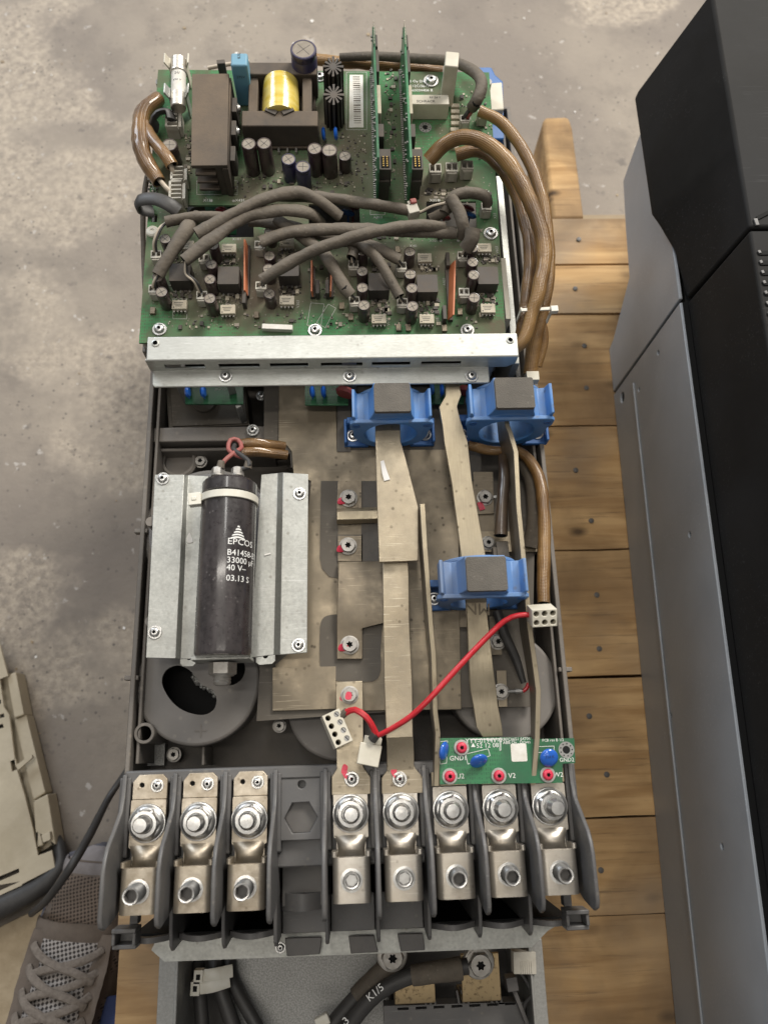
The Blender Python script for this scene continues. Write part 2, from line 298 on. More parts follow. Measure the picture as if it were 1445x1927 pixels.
def wear(name, specks=None, scr=None, blot=None, sc=160, scs=1.0):
    """dirt specks, scratches and broad stains laid over a material's colour"""
    m = MT[name]; nt = m.node_tree; b = nt.nodes['Principled BSDF']; L = nt.links.new
    pos = nd(nt, 'ShaderNodeNewGeometry').outputs['Position']
    def rng(src, a, bb, c=0, d=1):
        r = nd(nt, 'ShaderNodeMapRange'); r.inputs[1].default_value = a; r.inputs[2].default_value = bb; r.inputs[3].default_value = c; r.inputs[4].default_value = d; L(src, r.inputs[0]); return r.outputs[0]
    def nz(scale, det=6, stretch=None, rot=0, dist=0):
        n = nd(nt, 'ShaderNodeTexNoise'); n.inputs['Scale'].default_value = scale; n.inputs['Detail'].default_value = det; n.inputs['Distortion'].default_value = dist
        v = pos
        if stretch:
            mp = nd(nt, 'ShaderNodeMapping'); mp.inputs['Scale'].default_value = stretch; mp.inputs['Rotation'].default_value = (0, 0, rot); L(pos, mp.inputs[0]); v = mp.outputs[0]
        L(v, n.inputs['Vector']); return n.outputs[0]
    def over(f, colr):
        inp = b.inputs['Base Color']; mx = nd(nt, 'ShaderNodeMix', data_type='RGBA'); L(f, mx.inputs[0])
        if inp.links: L(inp.links[0].from_socket, mx.inputs[6])
        else: mx.inputs[6].default_value = inp.default_value
        mx.inputs[7].default_value = c4(colr); L(mx.outputs[2], inp)
    def mul(a, c):
        n = nd(nt, 'ShaderNodeMath', operation='MULTIPLY'); L(a, n.inputs[0]); L(c, n.inputs[1]); return n.outputs[0]
    if blot: over(rng(nz(9, 7, dist=.6), .48, .66, 0, blot[1]), blot[0])
    if specks:
        vo = nd(nt, 'ShaderNodeTexVoronoi'); vo.inputs['Scale'].default_value = sc; L(pos, vo.inputs['Vector'])
        over(mul(rng(vo.outputs['Distance'], .10, .22, specks[1], 0), rng(nz(35), .46, .58)), specks[0])
    if scr:
        for rot in (.35, -.9, 1.45):
            over(mul(rng(nz(38 * scs, 3, (1, 26, 26), rot), .655, .70, 0, scr[1]), rng(nz(12), .48, .56)), scr[0])
wear('plate', ((.06, .045, .03), .8), ((.42, .36, .26), .5), ((.11, .088, .06), .6)); wear('plate_dark', ((.05, .04, .028), .8), ((.40, .34, .24), .5), ((.09, .07, .048), .5))
wear('busbar', ((.10, .078, .05), .7), ((.62, .55, .43), .5), ((.20, .16, .105), .5)); wear('busbar_brushed', ((.10, .078, .05), .7), None, ((.20, .16, .10), .4))
wear('cab_grey', None, ((.46, .48, .50), .35), ((.37, .385, .40), .35), scs=.5); wear('cab_black', None, ((.07, .07, .07), .35), ((.028, .028, .029), .6), scs=.5)
wear('wood', None, None, ((.15, .095, .05), .6)); wear('wood_pale', None, None, ((.2, .16, .11), .5))
wear('zinc', ((.22, .21, .18), .6), ((.62, .62, .6), .4), ((.31, .30, .27), .4)); wear('zinc_rail', ((.26, .25, .22), .6), ((.66, .66, .64), .4), ((.36, .355, .33), .4))
wear('film', ((.20, .175, .14), .5), ((.20, .18, .15), .5), ((.065, .055, .043), .5)); wear('fin', ((.20, .18, .155), .5), ((.20, .195, .19), .45), ((.06, .058, .056), .4))
wear('epcos', ((.16, .145, .14), .7), None, ((.012, .01, .011), .7), sc=260); wear('blue_plastic', ((.12, .12, .13), .5), None, ((.17, .17, .19), .45), sc=120)
wear('lug', ((.20, .165, .12), .5), ((.75, .72, .66), .4), ((.40, .345, .265), .5), sc=200); wear('lug_worn', ((.17, .13, .085), .6), ((.70, .64, .54), .4), ((.30, .235, .155), .6), sc=200)
wear('foam', ((.22, .2, .17), .6), None, ((.075, .066, .055), .5), sc=220); wear('cap_disc', ((.24, .215, .185), .5), None, ((.095, .086, .078), .5), sc=140); wear('tray', ((.26, .225, .185), .5), None, ((.085, .076, .068), .5), sc=140)
wear('shrink', ((.22, .19, .15), .5), None, ((.045, .037, .03), .5), sc=240)
def settled(name, blobs, dcol):
    m = MT[name]; nt = m.node_tree; b = nt.nodes['Principled BSDF']; L = nt.links.new
    pos = nd(nt, 'ShaderNodeNewGeometry').outputs['Position']; fac = None
    n = nd(nt, 'ShaderNodeTexNoise'); n.inputs['Scale'].default_value = 26; n.inputs['Detail'].default_value = 8; n.inputs['Roughness'].default_value = .65; L(pos, n.inputs['Vector'])
    for (cx, cy, rx, ry, a) in blobs:
        mp = nd(nt, 'ShaderNodeMapping', vector_type='TEXTURE'); mp.inputs['Location'].default_value = (cx, cy, .045); mp.inputs['Scale'].default_value = (rx, ry, 1); L(pos, mp.inputs[0])
        ln = nd(nt, 'ShaderNodeVectorMath', operation='LENGTH'); L(mp.outputs[0], ln.inputs[0])
        r = nd(nt, 'ShaderNodeMapRange', interpolation_type='SMOOTHSTEP'); r.inputs[1].default_value = .45; r.inputs[2].default_value = 1.15; r.inputs[3].default_value = a; r.inputs[4].default_value = 0; L(ln.outputs['Value'], r.inputs[0])
        if fac is None: fac = r.outputs[0]
        else:
            x = nd(nt, 'ShaderNodeMath', operation='MAXIMUM'); L(fac, x.inputs[0]); L(r.outputs[0], x.inputs[1]); fac = x.outputs[0]
    q = nd(nt, 'ShaderNodeMapRange'); q.inputs[1].default_value = .32; q.inputs[2].default_value = .6; q.inputs[3].default_value = .45; L(n.outputs[0], q.inputs[0])
    ml = nd(nt, 'ShaderNodeMath', operation='MULTIPLY'); L(fac, ml.inputs[0]); L(q.outputs[0], ml.inputs[1])
    old = b.inputs['Base Color'].links[0].from_socket
    mx = nd(nt, 'ShaderNodeMix', data_type='RGBA'); L(ml.outputs[0], mx.inputs[0]); L(old, mx.inputs[6]); mx.inputs[7].default_value = c4(dcol); L(mx.outputs[2], b.inputs['Base Color'])
settled('pcb', ((-.07, .325, .075, .046, 1), (.025, .325, .062, .044, .92), (.085, .335, .036, .034, .8), (-.03, .40, .085, .042, .95), (-.12, .41, .026, .07, .85), (.06, .40, .05, .034, .7), (.0, .46, .04, .05, .65), (-.06, .47, .06, .04, .6)), (.165, .136, .10))

# ------------------------------------------------------------------ mesh helpers (all lengths in mm)
class MB:
    def __init__(s): s.v = []; s.f = []; s.m = []; s.tu = {}
    def add(s, vs, fs, mi=0):
        o = len(s.v); s.v += [Vector(v) for v in vs]; s.f += [tuple(i + o for i in f) for f in fs]; s.m += [mi] * len(fs)
    def prism(s, pts, z0, z1, holes=(), fr=None, mi=0, top_mi=None):
        """outline (u,v) with holes, extruded from z0 to z1; fr=(origin,u,v,n)"""
        if fr is None: fr = (Vector((0, 0, 0)), Vector((1, 0, 0)), Vector((0, 1, 0)), Vector((0, 0, 1)))
        o, u, v, n = [Vector(a) for a in fr]
        loops = [list(pts)] + [list(h) for h in holes]
        flat = [p for l in loops for p in l]; N = len(flat)
        if len(loops) == 1: tri = geometry.tessellate_polygon([[Vector((p[0], p[1], 0)) for p in loops[0]]])
        else:
            bm = bmesh.new(); ed = []
            for l in loops:
                vv = [bm.verts.new((p[0], p[1], 0)) for p in l]
                ed += [bm.edges.new((vv[i], vv[(i + 1) % len(vv)])) for i in range(len(vv))]
            bm.verts.index_update()
            bmesh.ops.triangle_fill(bm, use_beauty=True, use_dissolve=False, edges=ed)
            tri = [tuple(v.index for v in f.verts) for f in bm.faces]; bm.free()
        b = len(s.v)
        def zz(z, p): return z(p) if callable(z) else z
        for z in (z0, z1): s.v += [o + u * p[0] + v * p[1] + n * zz(z, p) for p in flat]
        for t in tri:
            a = (Vector((*flat[t[1]][:2], 0)) - Vector((*flat[t[0]][:2], 0))).cross(Vector((*flat[t[2]][:2], 0)) - Vector((*flat[t[0]][:2], 0))).z
            if abs(a) < 1e-9: continue
            t = t if a > 0 else t[::-1]
            s.f.append((b + N + t[0], b + N + t[1], b + N + t[2])); s.m.append(mi if top_mi is None else top_mi)
            s.f.append((b + t[2], b + t[1], b + t[0])); s.m.append(mi)
        k = 0
        for li, l in enumerate(loops):
            ar = sum(l[i][0] * l[(i + 1) % len(l)][1] - l[(i + 1) % len(l)][0] * l[i][1] for i in range(len(l)))
            ccw = (ar > 0) == (li == 0)
            for i in range(len(l)):
                a, c = k + i, k + (i + 1) % len(l)
                q = (b + a, b + c, b + N + c, b + N + a)
                s.f.append(q if ccw else q[::-1]); s.m.append(mi)
            k += len(l)
        return s
    def box(s, c, sz, rz=0, mi=0, ax=None):
        x, y, z = sz[0] / 2, sz[1] / 2, sz[2] / 2
        vs = [Vector(p) for p in ((-x, -y, -z), (x, -y, -z), (x, y, -z), (-x, y, -z), (-x, -y, z), (x, -y, z), (x, y, z), (-x, y, z))]
        R = ax if ax is not None else Matrix.Rotation(rz, 3, 'Z')
        s.add([R @ p + Vector(c) for p in vs], [(3, 2, 1, 0), (4, 5, 6, 7), (0, 1, 5, 4), (1, 2, 6, 5), (2, 3, 7, 6), (3, 0, 4, 7)], mi); return s
    def bx(s, x0, x1, y0, y1, z0, z1, mi=0): return s.box(((x0 + x1) / 2, (y0 + y1) / 2, (z0 + z1) / 2), (abs(x1 - x0), abs(y1 - y0), abs(z1 - z0)), 0, mi)
    def lathe(s, prof, c=(0, 0, 0), ax=(0, 0, 1), n=24, mi=None, cap0=True, cap1=True, lobes=None, ph=0):
        """prof: (r, h[, mat]); lobes(r,i) gives optional star/hex shaping for a ring: ring flagged by 4th item"""
        ax = Vector(ax).normalized(); q = Vector((0, 0, 1)).rotation_difference(ax).to_matrix(); c = Vector(c)
        b = len(s.v); K = len(prof)
        for pr in prof:
            sh = pr[3] if len(pr) > 3 else None
            for i in range(n):
                a = 2 * PI * i / n + ph; r = pr[0]
                if sh == 'star': r *= 1 + .20 * math.cos(6 * a)
                elif sh == 'hex':
                    k = (a % (PI / 3)) - PI / 6; r *= math.cos(PI / 6) / math.cos(k)
                s.v.append(c + q @ Vector((r * math.cos(a), r * math.sin(a), pr[1])))
        for k in range(K - 1):
            m_ = prof[k + 1][2] if len(prof[k + 1]) > 2 and prof[k + 1][2] is not None else (mi or 0)
            for i in range(n):
                j = (i + 1) % n
                s.f.append((b + k * n + i, b + k * n + j, b + (k + 1) * n + j, b + (k + 1) * n + i)); s.m.append(m_)
        if cap0: s.f.append(tuple(b + i for i in range(n))[::-1]); s.m.append(mi or 0)
        if cap1:
            l = prof[-1]; s.f.append(tuple(b + (K - 1) * n + i for i in range(n))); s.m.append(l[2] if len(l) > 2 and l[2] is not None else (mi or 0))
        return s
    def tube(s, path, r, n=12, mi=0, hollow=(False, False), hm=1, wr=0, flat=1, seed=0, step=3.0, upv=None):
        """smooth sweep through path [(x,y,z)] ; r a number or a list"""
        path = [Vector(p) for p in path]
        rs = r if isinstance(r, (list, tuple)) else [r] * len(path)
        pts = []; rad = []
        if len(path) == 2: path = [path[0], path[0].lerp(path[1], .5), path[1]]; rs = [rs[0], (rs[0] + rs[-1]) / 2, rs[-1]]
        for i in range(len(path) - 1):
            p0 = path[i - 1] if i else path[0] * 2 - path[1]; p1 = path[i]; p2 = path[i + 1]
            p3 = path[i + 2] if i + 2 < len(path) else path[-1] * 2 - path[-2]
            k = max(2, int((p2 - p1).length / step))
            for j in range(k):
                t = j / k
                pts.append(.5 * ((2 * p1) + (p2 - p0) * t + (2 * p0 - 5 * p1 + 4 * p2 - p3) * t * t + (3 * p1 - p0 - 3 * p2 + p3) * t ** 3))
                rad.append(rs[i] * (1 - t) + rs[i + 1] * t)
        pts.append(path[-1]); rad.append(rs[-1])
        T = [(pts[min(i + 1, len(pts) - 1)] - pts[max(i - 1, 0)]).normalized() for i in range(len(pts))]
        u = Vector((0, 0, 1)) if abs(T[0].z) < .9 else Vector((1, 0, 0))
        rings = []; run = 0; tv = []
        for i, p in enumerate(pts):
            if i: run += (p - pts[i - 1]).length
            tv.append(run)
            u = (u - T[i] * u.dot(T[i])).normalized(); w = T[i].cross(u)
            ring = []
            for k in range(n):
                a = 2 * PI * k / n; rr = rad[i]
                if wr:
                    rr *= 1 + wr * mnoise.noise(Vector((p.x * .08 + seed * 9.1, p.y * .08, a * .6))) + wr * .6 * mnoise.noise(Vector((p.x * .22, p.y * .22 + seed, a)))
                ring.append(p + u * (math.cos(a) * rr * flat) + w * (math.sin(a) * rr / flat))
            rings.append(ring)
        b = len(s.v)
        for ring in rings: s.v += ring
        for i in range(len(rings)):
            for k in range(n): s.tu[b + i * n + k] = (math.cos(2 * PI * k / n), math.sin(2 * PI * k / n), tv[i])
        for i in range(len(rings) - 1):
            for k in range(n):
                j = (k + 1) % n
                s.f.append((b + i * n + k, b + i * n + j, b + (i + 1) * n + j, b + (i + 1) * n + k)); s.m.append(mi)
        for e, hol in ((0, hollow[0]), (1, hollow[1])):
            idx = 0 if e == 0 else len(rings) - 1
            base = [b + idx * n + k for k in range(n)]
            if not hol:
                s.f.append(tuple(base[::-1]) if e == 0 else tuple(base)); s.m.append(mi); continue
            c = pts[idx]; inn = T[idx] * (1 if e == 0 else -1)
            b2 = len(s.v); s.v += [c + (s.v[q] - c) * .80 for q in base]
            b3 = len(s.v); s.v += [c + (s.v[q] - c) * .74 + inn * rad[idx] * 1.8 for q in base]
            for k in range(n):
                j = (k + 1) % n
                q1 = (base[j], base[k], b2 + k, b2 + j); q2 = (b2 + j, b2 + k, b3 + k, b3 + j)
                if e: q1, q2 = q1[::-1], q2[::-1]
                s.f.append(q1); s.m.append(mi); s.f.append(q2); s.m.append(hm)
            q = tuple(b3 + k for k in range(n)); s.f.append(q[::-1] if e == 0 else q); s.m.append(hm)
        return s
    def ribbon(s, secs, t, mi=0):
        """flat bar: sections (left point, right point) of its top face; t = thickness downwards"""
        b = len(s.v)
        S = [(Vector(l), Vector(r)) for l, r in secs]
        mids = [(l + r) / 2 for l, r in S]
        for i, (l, r) in enumerate(S):
            tg = (mids[min(i + 1, len(S) - 1)] - mids[max(i - 1, 0)]).normalized()
            n = (r - l).normalized().cross(tg); n = n if n.z > 0 else -n
            s.v += [l, r, r - n * t, l - n * t]
        for i in range(len(S) - 1):
            a = b + i * 4; c = a + 4
            for k in range(4):
                j = (k + 1) % 4
                s.f.append((a + k, a + j, c + j, c + k)); s.m.append(mi)
        e = b + (len(S) - 1) * 4
        s.f.append((b + 3, b + 2, b + 1, b)); s.f.append((e, e + 1, e + 2, e + 3)); s.m += [mi, mi]
        return s
    def mesh(s, name, mats, smooth=30):
        me = bpy.data.meshes.new(name)
        me.from_pydata([tuple(v * .001) for v in s.v], [], s.f)
        for m in mats: me.materials.append(MT[m])
        me.polygons.foreach_set('material_index', s.m)
        if s.tu:
            at = me.attributes.new('tuv', 'FLOAT_VECTOR', 'POINT')
            for i, q in s.tu.items(): at.data[i].vector = q
        bm = bmesh.new(); bm.from_mesh(me); bmesh.ops.recalc_face_normals(bm, faces=bm.faces); bm.to_mesh(me); bm.free()
        if smooth:
            me.polygons.foreach_set('use_smooth', [True] * len(me.polygons)); me.set_sharp_from_angle(angle=math.radians(smooth))
        me.update()
        return me
    def build(s, name, mats, parent=None, bevel=0, smooth=30, seg=2):
        if isinstance(mats, str): mats = [mats]
        c = sum(s.v, Vector()) / len(s.v)                      # origin of the object at the middle of its shape
        s.v = [v - c for v in s.v]
        return place(s.mesh(name, mats, smooth), name, c, parent, bevel=bevel, seg=seg)
WP = {}
def place(me, name, loc, parent=None, rz=0, scale=1, bevel=0, seg=2, rot=None):
    o = bpy.data.objects.new(name, me); COL.objects.link(o)
    w = Vector(loc) * .001
    WP[o.name] = w
    if parent is not None:
        o.parent = parent; o.location = w - WP[parent.name]
    else: o.location = w
    o.rotation_euler = rot if rot is not None else (0, 0, rz)
    o.scale = (scale,) * 3 if not isinstance(scale, (tuple, list)) else scale
    if bevel:
        md = o.modifiers.new('bevel', 'BEVEL'); md.width = bevel * .001; md.segments = seg; md.limit_method = 'ANGLE'; md.angle_limit = math.radians(40)
    return o
def thing(name, label, cat, loc, group=None):
    o = bpy.data.objects.new(name, None); COL.objects.link(o); o.empty_display_size = .02
    w = Vector(loc) * .001; o.location = w; WP[o.name] = w
    o['label'] = label; o['category'] = cat
    if group: o['group'] = group
    return o
def tag(o, label, cat, group=None):
    o['label'] = label; o['category'] = cat
    if group: o['group'] = group
def circ(cx, cy, r, n=20, ry=None, a0=0): return [(cx + r * math.cos(2 * PI * i / n + a0), cy + (ry or r) * math.sin(2 * PI * i / n + a0)) for i in range(n)]
def rrect(x0, y0, x1, y1, r, n=4):
    out = []
    for cx, cy, a in ((x1 - r, y1 - r, 0), (x0 + r, y1 - r, PI / 2), (x0 + r, y0 + r, PI), (x1 - r, y0 + r, 1.5 * PI)):
        out += [(cx + r * math.cos(a + PI / 2 * i / n), cy + r * math.sin(a + PI / 2 * i / n)) for i in range(n + 1)]
    return out
def px(pts, z): return [tuple(P(x, y, z)[:2]) for x, y in pts]
TXT = []
def text(s, c, size, parent, m='silk', rz=0, ax=None, name='lettering', align='CENTER', bend=None, wide=1):
    cu = bpy.data.curves.new(name, 'FONT'); cu.body = s; cu.size = size * .001; cu.align_x = align; cu.align_y = 'CENTER'; cu.resolution_u = 2
    o = bpy.data.objects.new(name, cu); COL.objects.link(o); TXT.append((o, s, Vector(c), parent, m, rz, ax, bend, wide))
def flush_text():
    bpy.context.view_layer.update(); dg = bpy.context.evaluated_depsgraph_get()
    for o, s, c, parent, m, rz, ax, bend, wide in TXT:
        me = bpy.data.meshes.new_from_object(o.evaluated_get(dg)); me.name = 'lettering'
        me.materials.clear(); me.materials.append(MT[m])
        for v in me.vertices: v.co.x *= wide
        if bend:                                               # wrap on a cylinder along Y: bend = radius (mm), angle offset
            R_, a0 = bend
            bm = bmesh.new(); bm.from_mesh(me); bmesh.ops.triangulate(bm, faces=bm.faces)
            bmesh.ops.subdivide_edges(bm, edges=[e for e in bm.edges if e.calc_length() > .0012], cuts=2)
            for v in bm.verts:
                a = a0 + v.co.x * 1000 / R_
                v.co = Vector((R_ * math.sin(a), v.co.y * 1000, R_ * math.cos(a))) * .001
            bm.to_mesh(me); bm.free()
        n = place(me, 'lettering', c, parent, rz=rz)
        if ax is not None: n.rotation_euler = ax.to_euler()
        bpy.data.objects.remove(o)

# shared meshes ---------------------------------------------------------------
def screw_mesh(head='zinc', washer='zinc', paint=None):
    b = MB()
    b.lathe([(1, 0), (1.0, .12), (.95, .16), (.72, .16), (.72, .2), (.70, .30), (.62, .46), (.5, .54), (.34, .57), (.25, .57, None, 'star'), (.23, .28, 2, 'star')], n=36)
    return b.mesh('screw', [washer, head, 'hole'])
def screw_painted_mesh():
    b = MB()
    b.lathe([(1, 0), (1.0, .12), (.95, .16), (.72, .16), (.72, .2, 1), (.70, .30, 1), (.62, .46, 1), (.5, .54, 1), (.34, .57, 1), (.25, .57, 1, 'star'), (.23, .28, 2, 'star')], n=36)
    return b.mesh('screw', ['zinc', 'red_paint', 'hole'])
SCREW = screw_mesh('steel', 'steel'); SCREW_RED = screw_painted_mesh()
def hexbolt_mesh():
    b = MB()
    b.lathe([(1.0, 0), (1.0, .1), (.86, .14), (.86, .14, None, 'hex'), (.86, .5, None, 'hex'), (.72, .58), (.36, .58), (.30, .58, None, 'star'), (.28, .2, 1, 'star')], n=36)
    return b.mesh('hex_bolt', ['steel_dull', 'hole'])
HEXB = hexbolt_mesh()
def screw(x, y, z, r, parent, me=None, name='screw'): return place(me or SCREW, name, P(x, y, z), parent, rz=random.random(), scale=r)
def cap_mesh(r, h, side):
    b = MB()
    b.lathe([(r * .96, 0), (r, .6), (r, h * .8), (r * .93, h * .84), (r, h * .88), (r, h - .6), (r * .94, h - .05), (r * .84, h), (r * .82, h - .25, 1), (r * .8, h - .25, 1)], n=22)
    for a in (.4, .4 + PI / 2): b.box((0, 0, h - .22), (r * 1.35, .28, .12), a, 2)
    return b.mesh('electrolytic_capacitor', [side, 'cap_top', 'print_black'])

# ================================================================== the setting
ZF, ZP = -344.0, -200.0                                        # floor, top of the pallet
fl = MB()
N = 60
for i in range(N + 1):
    for j in range(N + 1):
        x = -3000 + 6000 * i / N; y = -2600 + 6000 * j / N
        fl.v.append(Vector((x, y, ZF)))
for i in range(N):
    for j in range(N):
        a = i * (N + 1) + j; fl.f.append((a, a + N + 1, a + N + 2, a + 1)); fl.m.append(0)
floor = fl.build('floor', 'concrete'); floor['kind'] = 'structure'
# loose grit and chips of concrete on the floor
gr = MB()
for i in range(130):
    x = random.uniform(-520, 420); y = random.uniform(-150, 1050); s_ = random.choice((.8, 1, 1.2, 1.6, 2.6))
    if random.random() < .12: s_ *= 1.9
    if -205 < x < 210 and y < 520: continue
    pts = [(x + s_ * random.uniform(.6, 1.2) * math.cos(a), y + s_ * random.uniform(.6, 1.2) * math.sin(a)) for a in (0, 1.3, 2.4, 3.6, 5)]
    gr.prism(pts, ZF + .05, lambda p, q=s_: ZF + .3 + q * .35, mi=0 if random.random() < .6 else 1)
g_ = gr.build('floor_grit', ['chip_white', 'wood_pale'], smooth=0); g_['kind'] = 'stuff'; g_['label'] = 'scattered pale grit and chips on the concrete floor'

# ------------------------------------------------------------------ pallet
pal = thing('wooden_pallet', 'worn wooden pallet under the opened drive, its planks showing between the two machines', 'pallet', (60, 200, ZF))
ybreaks = [567, 505, 443, 313, 182, 60, -61, -138, -260, -370]
for i in range(len(ybreaks) - 1):
    y1, y0 = ybreaks[i] - .8, ybreaks[i + 1] + random.uniform(.6, 2.4)
    if i == 7: y0 += 0
    if i == 8: y1 -= 12
    b = MB(); j = lambda: random.uniform(-.8, .8)
    xl = -198 + random.uniform(-3, 3)
    zt = ZP + random.uniform(-1.2, .6)
    if i == 0: zt = ZP - .5
    nseg = 14; top = []
    for k in range(nseg + 1):
        x = xl + (760) * k / nseg; top.append((x, y1 + random.uniform(-.5, .5)))
    for k in range(nseg, -1, -1):
        x = xl + (760) * k / nseg; top.append((x, y0 + random.uniform(-.5, .5)))
    b.prism(top, zt - 21, zt)
    b.build('plank', 'wood', pal, bevel=1.2)
for yy in (540, 475, 400, 350, 260, 215, 140, 90, 20, -30, -100, -230):
    for xx in (252 + random.uniform(-8, 8), -176):
        if xx < 0 and yy > -90: continue
        MB().lathe([(2.6, -1), (2.6, .9), (1.6, 1.2)], (xx - (20 if yy < 300 else 0) - (18 if yy < 60 else 0), yy + random.uniform(-6, 6), ZP + .2), n=10).build('nail_head', 'fin_dark', pal)
for xs in (-150, 290, 500):
    MB().bx(xs - 22, xs + 22, -360, 560, ZF + 24, ZP - 23).build('stringer', 'wood_weathered', pal, bevel=2)
# the end of one stringer sticks out past the planks
q = [P(1040, 262, ZP - 6), P(1070, 266, ZP - 6), P(1075, 402, ZP - 6), P(1035, 402, ZP - 6)]
MB().prism([(232, 568), (268, 568), (268, 700), (266, 712), (236, 712), (233, 700)], ZF + 24, ZP - 4).build('stringer', 'wood', pal, bevel=4)
for y0, y1 in ((575, 668), (200, 290), (-350, -260)):
    MB().bx(-190, 545, y0, y1, ZF + .3, ZF + 22).build('bottom_board', 'wood_pale', pal, bevel=1.5)

# ------------------------------------------------------------------ closed drive at the right
cab = thing('closed_drive_cabinet', 'closed drive lying on the pallet, grey steel sides and a glossy black front cover', 'drive cabinet', (420, 130, ZP))
def cabx(y): return 262.5 + .031 * y
side = [(556, -27), (552, -70), (543, -114), (490, -121), (438, -125), (404, -184), (400, ZP + 1), (350.5, ZP + 1), (350.5, -27)]
def side_panel(pts, name, holes=(), off=0, t=3):
    b = MB()
    fr = (Vector((262.5 + off, 0, 0)), Vector((.031, 1, 0)), Vector((0, 0, 1)), Vector((1, -.031, 0)))
    b.prism(pts, 0, t, holes, fr); return b.build(name, 'cab_grey', cab, bevel=.8)
side_panel(side, 'upper_side_panel', [])
yh = P(1170, 768, -175).y
side_panel([(347, -27), (347, ZP + 1), (-420, ZP + 1), (-420, -27)], 'lower_side_panel', [circ(333, -176, 5.5, 16), circ(320, -132, 2.2, 8), circ(330, -80, 2.2, 8), circ(158, -62, 2.4, 8), circ(-72, -72, 2.4, 8), circ(22, -140, 2.2, 8)])
# folded ridge along the lower panel
b = MB(); b.prism([(332, -141), (-420, -141), (-420, -145), (332, -145)], -1.6, .1, (), (Vector((262.5, 0, 0)), Vector((.031, 1, 0)), Vector((0, 0, 1)), Vector((1, -.031, 0))))
b.build('side_ridge', 'cab_grey', cab, bevel=.7)
MB().prism([(cabx(400) + 6, 400), (cabx(-420) + 6, -420), (cabx(-420) + 300, -420), (cabx(400) + 300, 400)], ZP + .8, -29).build('steel_body', 'cab_black', cab)
MB().prism([(cabx(552) + 8, 552), (cabx(402) + 8, 402), (cabx(402) + 298, 402), (cabx(552) + 298, 552)], -114, -29).build('rear_hood', 'cab_black', cab)
# black front cover, upper and lower halves
up = [(262, 558), (260.5, 432), (266, 420), (275, 395), (279, 349), (600, 349), (600, 558)]
def shell(pts, z0, z1, taper, name):
    b = MB(); n = len(pts)
    cx_ = sum(p[0] for p in pts) / n; 
    lo = [Vector((x, y, z0)) for x, y in pts]; md = [Vector((x + .4, y, z0 + 9)) for x, y in pts]
    hi = [Vector((286 + (y - 347) * .04 if x < 400 else x - 12, y + (14 if y > 500 else 0), z1)) for x, y in pts]
    b.v = lo + md + hi
    for k in range(2):
        for i in range(n):
            j = (i + 1) % n; b.f.append((k * n + i, k * n + j, (k + 1) * n + j, (k + 1) * n + i)); b.m.append(0)
    b.f.append(tuple(range(n))[::-1]); b.f.append(tuple(range(2 * n, 3 * n))); b.m += [0, 0]
    return b.build(name, 'cab_black', cab, bevel=2.2, seg=3)
shell(up, -26, 66, lambda y: 7 if y < 440 else 30, 'upper_front_cover')
shell([(cabx(346) + 6, 346.5), (cabx(-420) + 6, -420), (cabx(-420) + 300, -420), (600, 346.5)], -26, 66, lambda y: 6, 'lower_front_cover')
MB().prism([(cabx(347) + 2, 347), (cabx(-420) + 2, -420), (cabx(-420) + 12, -420), (cabx(347) + 12, 347)], -29.5, -26.5).build('cover_gasket', 'black_clean', cab)
for k in range(9):                                             # ventilation slots in the top of the cover
    y = 327 - k * 8.2; x = 287.6 + (y - 327) * .04
    b = MB(); b.box((x + 19, y, 66.3), (36, 3.6, .8)); lv = b.build('louvre', 'black_clean', cab, bevel=.3)
    MB().box((x + 1.6, y + .6, 66.9), (2.2, 2.6, .9), .3).build('louvre_tip', 'fin', lv, bevel=.3)
MB().box((291.5, 352.5, 66.7), (3, 6, 1.4), .1).build('cover_latch', 'fin', cab, bevel=.4)
MB().box((304, 362, 66.4), (26, 3, .9), .5).build('cover_groove', 'black_clean', cab, bevel=.3)

# ================================================================== the opened drive
D = thing('opened_motor_drive', 'opened motor drive with green circuit boards, blue current sensors and a row of cable terminals', 'motor drive', (-3, 190, ZP))
XL, XR, YB, YT = -146.5, 140.5, -8, 520
# chassis under the tray
MB().bx(-138, 130, -4, 505, ZP + .6, -62).build('heatsink_chassis', 'zinc_dull', D, bevel=1)
tr = MB()
tr.bx(XL + 1.5, XR - 1.5, YB, 516, -61, -46, 1)               # floor, its darker tone carries the shade of the deep cells
for x0, x1 in ((XL, XL + 3.2), (XR - 3.2, XR)): tr.bx(x0, x1, YB, 518, -61, 3)
for x0, x1 in ((XL + 5.4, XL + 7.6), (XR - 7.6, XR - 5.4)): tr.bx(x0, x1, YB + 6, 516, -46, -1)
tr.bx(XL, XR, 517, 520, -61, 3)
tr.build('tray', ['tray', 'tray_dark'], D, bevel=.6)
for (ax_, ay_) in ((264, 1000), (246, 1276), (1065, 1260)):
    p = P(ax_, ay_, 0); s_ = -1 if p.x < 0 else 1
    MB().box((p.x - s_ * 1, p.y, -1), (9, 3, 6)).build('side_lug', 'tray', D, bevel=.5)
# cross wall between the cells, upper left
y0 = P(400, 830, -4).y; y1 = P(400, 803, -4).y
b = MB(); b.bx(XL + 3.4, P(497, 815, -4).x + 6, y0, y1, -46, -4); b.bx(XL + 3.4, P(497, 815, -4).x + 6, y0 - 5, y0 - 2.5, -46, -10)
b.build('cross_wall', 'tray', D, bevel=.8)
